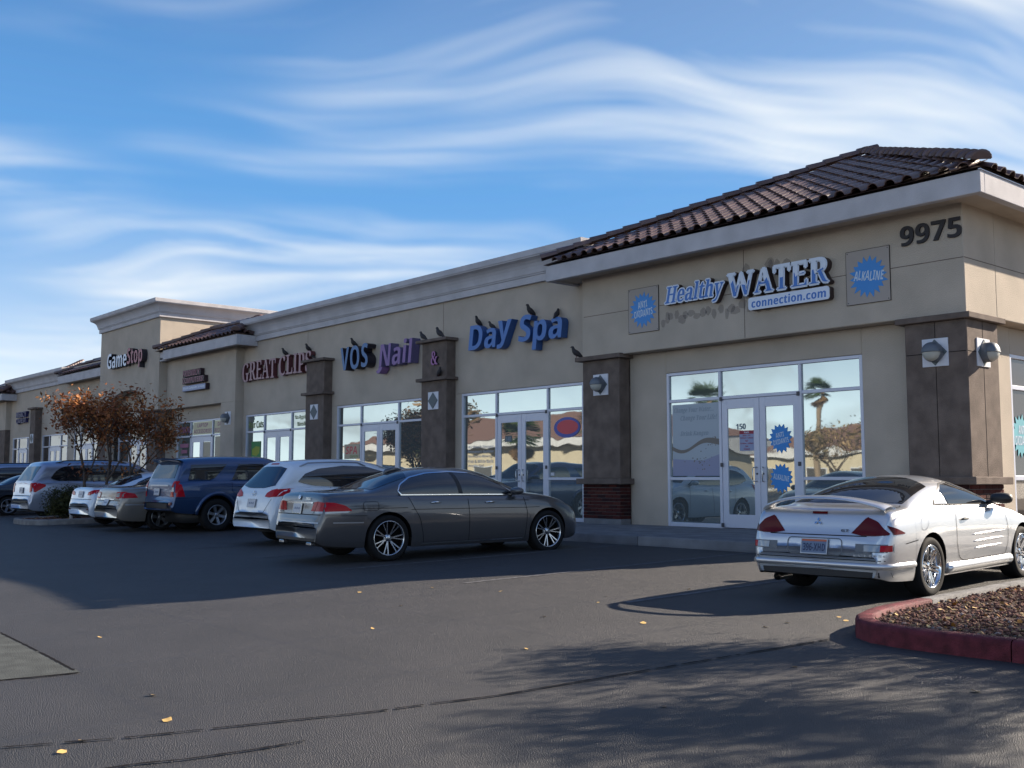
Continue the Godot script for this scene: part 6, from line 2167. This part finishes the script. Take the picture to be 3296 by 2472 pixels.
func build_vans():
	for k in 2:
		var sp := {"L": 5.09, "R": 0.33, "rim": 0.21, "tw": 0.215, "half": 0.98, "arch": 0.385, "axles": [1.02, 4.05], "style": FIVE, "alloy": "alloy_dull",
			"top": [[0, .60], [.02, .68], [.05, .72], [.06, .90], [.08, 1.05], [.16, 1.22], [.34, 1.52], [.44, 1.66], [.52, 1.69], [1.2, 1.73], [2.2, 1.75], [3.0, 1.70], [3.4, 1.56], [3.9, 1.24], [4.15, 1.09], [4.6, .96], [4.9, .80], [5.05, .6], [5.09, .5]],
			"belt": [[0, .5], [.06, .68], [.1, .98], [.4, 1.1], [2.0, 1.08], [3.9, 1.02], [4.5, .85], [5.09, .45]],
			"sill": [[0, .33], [.15, .27], [.6, .24], [4.6, .22], [5.09, .3]],
			"wp": [[0, .86], [.03, .90], [.1, .935], [.4, .97], [1, .985], [4.0, .985], [4.5, .92], [4.9, .75], [5.09, .55]],
			"wc": [[0, .80], [.08, .87], [.4, .85], [.8, .83], [2.5, .83], [3.8, .87], [4.5, .82], [5.09, .5]],
			"n": [[0, 4.5], [.5, 3.8], [2.5, 3.4], [3.9, 3.2], [5.09, 3.0]], "low": LOW}
		var c := car("minivan", ["silver blue minivan with long dark side windows behind the round shrub", "silver minivan seen only by its roof beyond the black sedan"][k], "van", sp, [-33.1, -40.6][k], [-9.45, -9.6][k], 0.0, "paint_van")
		var t: Node3D = c[0]
		var s: CarShape = c[1]
		lay(t, s, "rear_window", "tail", [[-.72, 1.14], [.72, 1.14]], [[-.66, 1.55], [.66, 1.55]], 12, 7, .006, "car_glass", false)
		lay(t, s, "windscreen", "top", [[-.76, 4.0], [0, 4.12], [.76, 4.0]], [[-.66, 3.34], [0, 3.24], [.66, 3.34]], 12, 6, .006, "car_glass", false)
		lay(t, s, "side_window", "side", [[.62, 1.19], [.8, 1.125], [2.2, 1.11], [3.75, 1.09]], [[.62, 1.22], [.74, 1.40], [.95, 1.53], [1.3, 1.575], [2.4, 1.58], [3.0, 1.55], [3.4, 1.38], [3.75, 1.11]], 26, 6, .006, "car_glass")
		gaps(t, s, "pillar_cover", [["side", [[2.70, 1.1], [2.70, 1.57]]]], .05, .008, "black_plastic")
		gaps(t, s, "panel_gap", [["side", [[2.7, 1.08], [2.7, .3]]], ["side", [[1.5, 1.08], [1.55, .3]]], ["side", [[3.8, 1.0], [3.82, .3]]]], .008, .004, "gap")
		gaps(t, s, "panel_gap", [["tail", [[-.85, .70], [.85, .70]], 1]], .015, .003, "gap")
		lay(t, s, "tail_lamp", "tail", [[.74, .80], [.80, .79], [.895, .84]], [[.72, 1.06], [.80, 1.075], [.885, 1.06]], 8, 6, .008, "tail_red")
		lay(t, s, "tail_lamp", "side", [[.075, .82], [.16, .80], [.44, .97]], [[.08, 1.07], [.2, 1.08], [.44, 1.02]], 10, 6, .008, "tail_red")
		lay(t, s, "bumper_step", "tail", [[-.62, .50], [.62, .50]], [[-.66, .54], [.66, .54]], 10, 2, .006, "black_plastic", false)
		plate(t, s, 0.0, .86, "white")
		for sg in [1.0, -1.0]:
			var rail := MB.new(true)
			var pts := []
			var rr := []
			for j in 9:
				pts.append(s.over(.62 * sg, lerpf(.8, 2.9, j / 8.0), .05 if j > 0 and j < 8 else -.01)); rr.append(.018)
			rail.tube(pts, rr, 8)
			part(t, "roof_rail", rail, M.black_plastic)
		handles(t, s, [[1.62, .95], [2.85, .93]], "paint_van")
		mirror(t, s, 3.7, 1.1, "black_plastic")
		front(t, s, .78, .66)


# ------------------------------------------------------------------ plants
func leaf_card(st: SurfaceTool, at: Vector3, size: float, c: Color, r: RandomNumberGenerator, slim := 0.45):
	var b := Basis.from_euler(Vector3(r.randf() * TAU, r.randf() * TAU, r.randf() * TAU))
	var x := b.x * size
	var y := b.y * size * slim
	var z := b.z * size * 0.12
	st.set_color(c)
	var a := [at - x, at - y + z, at + x, at + y + z]
	for k in [0, 1, 2, 0, 2, 3]: st.add_vertex(a[k])

# limbs that fork from the base; returns the tips
func limbs(mb: MB, base: Vector3, dir: Vector3, len: float, rad: float, depth: int, r: RandomNumberGenerator, tips: Array, spread := 0.55):
	var p := [base]
	var rr := [rad]
	var d := dir.normalized()
	var n := 4
	for k in n:
		d = (d + Vector3(r.randfn(0, 0.10), r.randfn(0.02, 0.06), r.randfn(0, 0.10))).normalized()
		p.append(p[-1] + d * len / n)
		rr.append(rad * lerpf(1.0, 0.62, float(k + 1) / n))
	mb.tube(p, rr, 7 if depth > 1 else 5)
	if depth == 0:
		tips.append(p[-1]); tips.append(p[2])
		return
	for k in 3:
		var a := TAU * k / 3 + r.randf()
		var nd := (d + Vector3(cos(a), r.randf_range(-0.1, 0.35), sin(a)) * spread * r.randf_range(0.7, 1.3)).normalized()
		limbs(mb, p[-1] if k < 2 else p[3], nd, len * r.randf_range(0.62, 0.85), rad * 0.55, depth - 1, r, tips, spread)
	tips.append(p[-1])

func leafy(tips: Array, per: int, spread: Vector3, size: float, cols: Array, r: RandomNumberGenerator, slim := 0.45) -> ArrayMesh:
	var st := SurfaceTool.new()
	st.begin(Mesh.PRIMITIVE_TRIANGLES)
	st.set_smooth_group(-1)
	for t in tips:
		var base: Color = cols[r.randi() % cols.size()]
		var v := r.randf_range(0.75, 1.2)
		for k in per:
			var at: Vector3 = t + Vector3(r.randfn(0, spread.x), r.randfn(0, spread.y), r.randfn(0, spread.z))
			var q := v * r.randf_range(0.7, 1.3)
			leaf_card(st, at, size * r.randf_range(0.7, 1.25), Color(base.r * q, base.g * q, base.b * q), r, slim)
	st.generate_normals()
	return st.commit()

func tree(called: String, label: String, at: Vector3, sd: int, stems: Array, len: float, rad: float, depth: int, per: int, spread: Vector3, size: float, cols: Array, wide := 0.55, slim := 0.45, group := "") -> Node3D:
	var r := RandomNumberGenerator.new()
	r.seed = sd
	var t := thing(called, label, "tree", at, 0.0, group)
	var mb := MB.new(true)
	var tips := []
	for s in stems: limbs(mb, s[0], s[1], len, rad, depth, r, tips, wide)
	part(t, "trunk", mb, M.bark)
	part(t, "crown", leafy(tips, per, spread, size, cols, r, slim), M.leaf)
	return t

func palm(label: String, at: Vector3, h: float, lean: Vector2, sd: int):
	var r := RandomNumberGenerator.new()
	r.seed = sd
	var t := thing("palm_tree", label, "palm", at, 0.0, "fan palms across the car park")
	var tr := MB.new(true)
	var p := []
	var rr := []
	for k in 9:
		var f := k / 8.0
		p.append(Vector3(lean.x * f * f, h * f, lean.y * f * f)); rr.append(lerpf(0.26, 0.19, f) + (0.1 if k == 0 else 0.0))
	tr.tube(p, rr, 9)
	part(t, "trunk", tr, M.palm_trunk)
	var top: Vector3 = p[8]
	for skirt in [false, true]:
		var st := SurfaceTool.new()
		st.begin(Mesh.PRIMITIVE_TRIANGLES)
		st.set_smooth_group(-1)
		for k in (46 if not skirt else 34):
			var az := r.randf() * TAU
			var el := r.randf_range(-0.35, 1.25) if not skirt else r.randf_range(-1.35, -0.75)
			var d := Vector3(cos(az) * cos(el), sin(el), sin(az) * cos(el))
			var ln := r.randf_range(0.55, 0.85) if not skirt else r.randf_range(0.3, 0.5)
			var hub := top + d * ln + Vector3(0, -0.3 if skirt else 0.0, 0)
			var sd2 := d.cross(Vector3.UP).normalized()
			var c := Color(0.055, 0.085, 0.025) * r.randf_range(0.7, 1.4) if not skirt else Color(0.20, 0.12, 0.06) * r.randf_range(0.6, 1.2)
			c.a = 1
			st.set_color(c)
			for v in [top, top + sd2 * 0.03, hub]: st.add_vertex(v)
			for j in 11:
				var a := (j - 5) * 0.24
				var e := (d * cos(a) + sd2 * sin(a) + Vector3(0, -0.16 - 0.10 * absf(j - 5) / 5.0, 0)).normalized()
				var w := e.cross(d.cross(sd2)).normalized() * 0.045
				var tip := hub + e * r.randf_range(0.75, 1.0) * (1.0 if not skirt else 0.75)
				for v in [hub - w * 0.4, hub + e * 0.4 - w, tip, hub - w * 0.4, tip, hub + e * 0.4 + w]: st.add_vertex(v)
		st.generate_normals()
		part(t, "dead_fronds" if skirt else "fronds", st.commit(), M.palm_leaf)

func build_plants():
	var orange := [Color(0.30, 0.105, 0.04), Color(0.24, 0.085, 0.035), Color(0.36, 0.15, 0.05), Color(0.16, 0.075, 0.03)]
	var y := ground_y(-10.8) + 0.1
	tree("small_tree", "small multi stemmed tree with orange autumn leaves in the narrow island", Vector3(-30.15, y, -10.85), 77, [[Vector3(0, 0, 0), Vector3(0.05, 1, 0.1)], [Vector3(-0.28, 0, 0.12), Vector3(-0.25, 1, 0.2)], [Vector3(0.22, 0, -0.1), Vector3(0.3, 1, -0.2)]], 1.36, 0.055, 3, 34, Vector3(0.17, 0.12, 0.17), 0.062, orange, 0.50)
	# the tree that stands out of view on the right and throws its shade on the foreground
	tree("small_tree", "feathery tree on the red kerbed island that throws its shade on the foreground", Vector3(-1.75, ground_y(-12.4) + 0.1, -12.4), 91, [[Vector3(0, 0, 0), Vector3(-0.05, 1, 0.0)], [Vector3(0.1, 0, 0.1), Vector3(0.2, 1, 0.15)]], 1.55, 0.085, 3, 110, Vector3(0.20, 0.08, 0.20), 0.055, [Color(0.06, 0.08, 0.03), Color(0.08, 0.09, 0.035)], 0.75, 0.3)
	# round shrub in the narrow island
	var r := RandomNumberGenerator.new()
	r.seed = 15
	var b := thing("round_shrub", "dense dark olive round shrub beside the silver blue minivan", "shrub", Vector3(-30.1, ground_y(-9.7) + 0.1, -9.75))
	var st := MB.new(true)
	var tips := []
	for k in 5: limbs(st, Vector3.ZERO, Vector3(r.randfn(0, 0.5), 1, r.randfn(0, 0.5)), 0.32, 0.02, 1, r, tips, 0.8)
	part(b, "stems", st, M.bark)
	var pts := []
	for k in 240:
		var v := Vector3(r.randfn(0, 1), r.randfn(0, 1), r.randfn(0, 1)).normalized() * pow(r.randf(), 0.4)
		pts.append(Vector3(v.x * 0.58, 0.44 + v.y * 0.46, v.z * 0.58) * r.randf_range(0.85, 1.08))
	part(b, "foliage", leafy(pts, 26, Vector3(0.06, 0.05, 0.06), 0.032, [Color(0.045, 0.05, 0.018), Color(0.06, 0.06, 0.02), Color(0.035, 0.04, 0.018)], r, 0.5), M.leaf)
	# across the car park, seen in the glass
	tree("brown_tree", "brown leaved bushy tree across the car park", Vector3(-44, -0.6, -1.0), 51, [[Vector3.ZERO, Vector3(0, 1, 0)], [Vector3(0.3, 0, 0), Vector3(0.4, 1, 0.2)]], 2.2, 0.11, 3, 26, Vector3(0.32, 0.26, 0.32), 0.13, [Color(0.16, 0.10, 0.05), Color(0.08, 0.075, 0.03), Color(0.24, 0.15, 0.08)], 0.7)
	tree("bare_tree", "small thin leaved tree across the car park in front of the pale shop", Vector3(-32, -0.6, 18.0), 53, [[Vector3.ZERO, Vector3(0, 1, 0)], [Vector3(0.2, 0, 0), Vector3(-0.4, 1, 0.1)]], 1.9, 0.09, 3, 12, Vector3(0.3, 0.22, 0.3), 0.10, [Color(0.26, 0.17, 0.09), Color(0.12, 0.09, 0.04)], 0.75)
	palm("tall fan palm across the car park, rightmost in the corner shop's glass", Vector3(-46.0, -0.6, 38.0), 8.2, Vector2(0.1, 0.1), 1)
	palm("leaning fan palm across the car park, seen in the corner shop's glass", Vector3(-47.0, -0.6, 27.0), 7.4, Vector2(-1.0, 0.3), 2)
	palm("fan palm across the car park, leftmost in the nail shop's glass", Vector3(-49.0, -0.6, 3.5), 3.6, Vector2(0.1, 0), 3)
	palm("fan palm across the car park, middle one in the nail shop's glass", Vector3(-46.5, -0.6, 8.0), 4.0, Vector2(0, 0.1), 4)
	palm("fan palm across the car park, rightmost in the nail shop's glass", Vector3(-41.5, -0.6, 9.5), 4.4, Vector2(0.1, 0.1), 5)


# ------------------------------------------------------------------ pigeons
func build_birds():
	var b := MB.new(true)
	var sp := [[0.185, -0.015, 0.006], [0.165, -0.002, 0.020], [0.12, 0.03, 0.028], [0.075, 0.065, 0.044], [0.03, 0.095, 0.060], [-0.015, 0.125, 0.064], [-0.048, 0.158, 0.052], [-0.064, 0.192, 0.037], [-0.072, 0.218, 0.033], [-0.084, 0.238, 0.031], [-0.103, 0.242, 0.019], [-0.118, 0.236, 0.009], [-0.136, 0.228, 0.002]]
	var p := []
	var r := []
	for q in sp:
		p.append(Vector3(q[0], q[1], 0)); r.append(q[2])
	b.tube(p, r, 10)
	var body := b.mesh()
	var lg := MB.new(true)
	lg.tube([Vector3(0, 0.07, 0), Vector3(0.005, 0.03, 0), Vector3(0, 0.004, 0), Vector3(-0.03, 0.003, 0)], [0.009, 0.005, 0.005, 0.004], 5)
	var leg := lg.mesh()
	var zl := ZW + 0.12
	for q in [
		[-19.97, 4.645, zl, 1.75, 1.0, "pigeon perched on the big first letter of the blue day spa sign"],
		[-19.44, 4.505, zl, 0.7, 0.82, "small pigeon perched on the second letter of the blue day spa sign"],
		[-18.05, 4.68, zl, 1.45, 1.05, "pigeon perched on the tall middle letter of the blue day spa sign"],
		[-17.17, 4.515, zl, -1.2, 0.95, "pigeon perched on the last letter of the blue day spa sign"],
		[-21.98, 4.48, -15.93, 0.25, 0.95, "pigeon at the left of the cap of the ampersand pillar"],
		[-21.27, 4.48, -15.93, 0.15, 1.1, "pigeon at the right of the cap of the ampersand pillar, tail over the edge"],
		[-21.24, 3.49, -15.90, PI - 0.3, 0.95, "pigeon on the lower ledge of the ampersand pillar"],
		[-25.62, 4.675, zl, 1.6, 1.0, "pigeon perched between the first two steel blue letters"],
		[-29.66, 4.77, ZW + 0.1, 1.5, 1.0, "pigeon perched on the first letter of the second salon word"],
		[-28.22, 4.77, ZW + 0.1, 1.7, 1.0, "upper pigeon on the last salon letter beside the pillar"],
		[-28.02, 4.56, ZW + 0.1, 0.4, 0.9, "lower pigeon behind the last salon letter beside the pillar"],
		[-16.30, 3.528, -15.90, 0.9, 1.0, "pigeon on the cap of the pillar at the left of the corner shop"]]:
		var t := thing("pigeon", q[5], "bird", Vector3(q[0], q[1], q[2]), q[3], "pigeons perched on the signs and pillars")
		t.scale = Vector3.ONE * q[4]
		part(t, "body", body, M.pigeon)
		for z in [-0.022, 0.022]: part(t, "leg", leg, M.bird_leg, Vector3(0, 0, z))


# ------------------------------------------------------------------ small things on the ground
func build_litter():
	var ms := []
	for k in 4:
		var b := MB.new(true)
		var w := 0.028 + 0.006 * k
		b.skin([PackedVector3Array([Vector3(-0.05, 0.012, 0), Vector3(-0.05, 0.012, 0.001), Vector3(-0.05, 0.012, 0.002)]), PackedVector3Array([Vector3(-0.02, 0.004, -w), Vector3(-0.02, 0.012, 0), Vector3(-0.02, 0.016 + 0.006 * k, w)]), PackedVector3Array([Vector3(0.02, 0.003, -w * 0.9), Vector3(0.02, 0.009, 0), Vector3(0.02, 0.02, w * 0.9)]), PackedVector3Array([Vector3(0.055, 0.014, 0), Vector3(0.055, 0.014, 0.001), Vector3(0.055, 0.014, 0.002)])])
		ms.append(b.mesh())
	var spots := [[-9.97, -6.4], [-8.71, -6.07], [-9.73, -7.21], [-8.88, -7.5], [-7.45, -7.55], [-7.74, -7.96], [-6.21, -6.84], [-7.66, -5.05], [-7.13, -6.53], [-5.98, -5.3], [-6.39, -2.63], [-5.69, -2.43], [-5.58, -1.94], [-5.42, -1.79], [-8.91, -3.21], [-5.34, -7.37], [-5.22, -8.27], [-5.06, -8.12], [-5.35, -7.69], [-7.51, -9.0], [-4.19, -6.09], [-4.03, -4.6], [-3.01, -6.18]]
	var where := ["in the sunlight beside the shade of the building", "on the open asphalt left of the feathery shade", "near the tip of the coupe's shade", "by the paving joint in the left foreground", "near the nose of the red kerb", "within the feathery tree shade"]
	for i in spots.size():
		var q = spots[i]
		var w: String = where[0] if i in [0, 2, 3, 19] else where[1] if i in [1, 7, 8, 9] else where[2] if i in [4, 5, 6] else where[3] if i in [10, 11, 12, 13, 14] else where[4] if i in [15, 16, 17, 18] else where[5]
		var o := part(self, "fallen_leaf", ms[i % 4], M.fallen_leaf, Vector3(q[0], ground_y(q[1]) + 0.002, q[1]))
		o.rotation.y = rng.randf() * TAU
		o.scale = Vector3.ONE * rng.randf_range(0.35, 0.6)
		tag(o, "small yellow fallen leaf " + w, "leaf", "yellow leaves fallen on the asphalt")
	var c := thing("marker_post", "short white capped pipe at the foot of the round shrub", "pipe", Vector3(-29.35, ground_y(-9.75) + 0.1, -9.7))
	var pb := MB.new(true)
	pb.lathe([[0.0, 0.0], [0.045, 0.0], [0.045, 0.15], [0.055, 0.152], [0.055, 0.185], [0.05, 0.195], [0.0, 0.198]], Vector3.ZERO, Vector3.UP, 16)
	part(c, "pipe", pb, M.cup_white)
	# dead leaves on the gravel of the near island
	var isl := get_node("planting_island")
	var mm := MultiMesh.new()
	mm.transform_format = MultiMesh.TRANSFORM_3D
	mm.use_colors = true
	mm.mesh = ms[1]
	var n := 420
	mm.instance_count = n
	for k in n:
		var z := rng.randf_range(-11.8, -7.5)
		var x := rng.randf_range(-4.65, -1.0)
		if z > -7.75 and x < -4.2: x += 0.6
		var sc := rng.randf_range(0.25, 0.55)
		mm.set_instance_transform(k, Transform3D(Basis.from_euler(Vector3(rng.randfn(0, 0.4), rng.randf() * 6, rng.randfn(0, 0.4))).scaled(Vector3.ONE * sc), Vector3(x, ground_y(z) + 0.122, z)))
		var v := rng.randf_range(0.6, 1.3)
		var cl := (Color(0.50, 0.36, 0.17) if rng.randf() < 0.6 else Color(0.30, 0.14, 0.03)) * v
		cl.a = 1
		mm.set_instance_color(k, cl)
	var mi := MultiMeshInstance3D.new()
	mi.name = "leaf_litter"
	mi.multimesh = mm
	mi.material_override = M.gravel
	mi.set_meta("kind", "stuff")
	isl.add_child(mi, true)
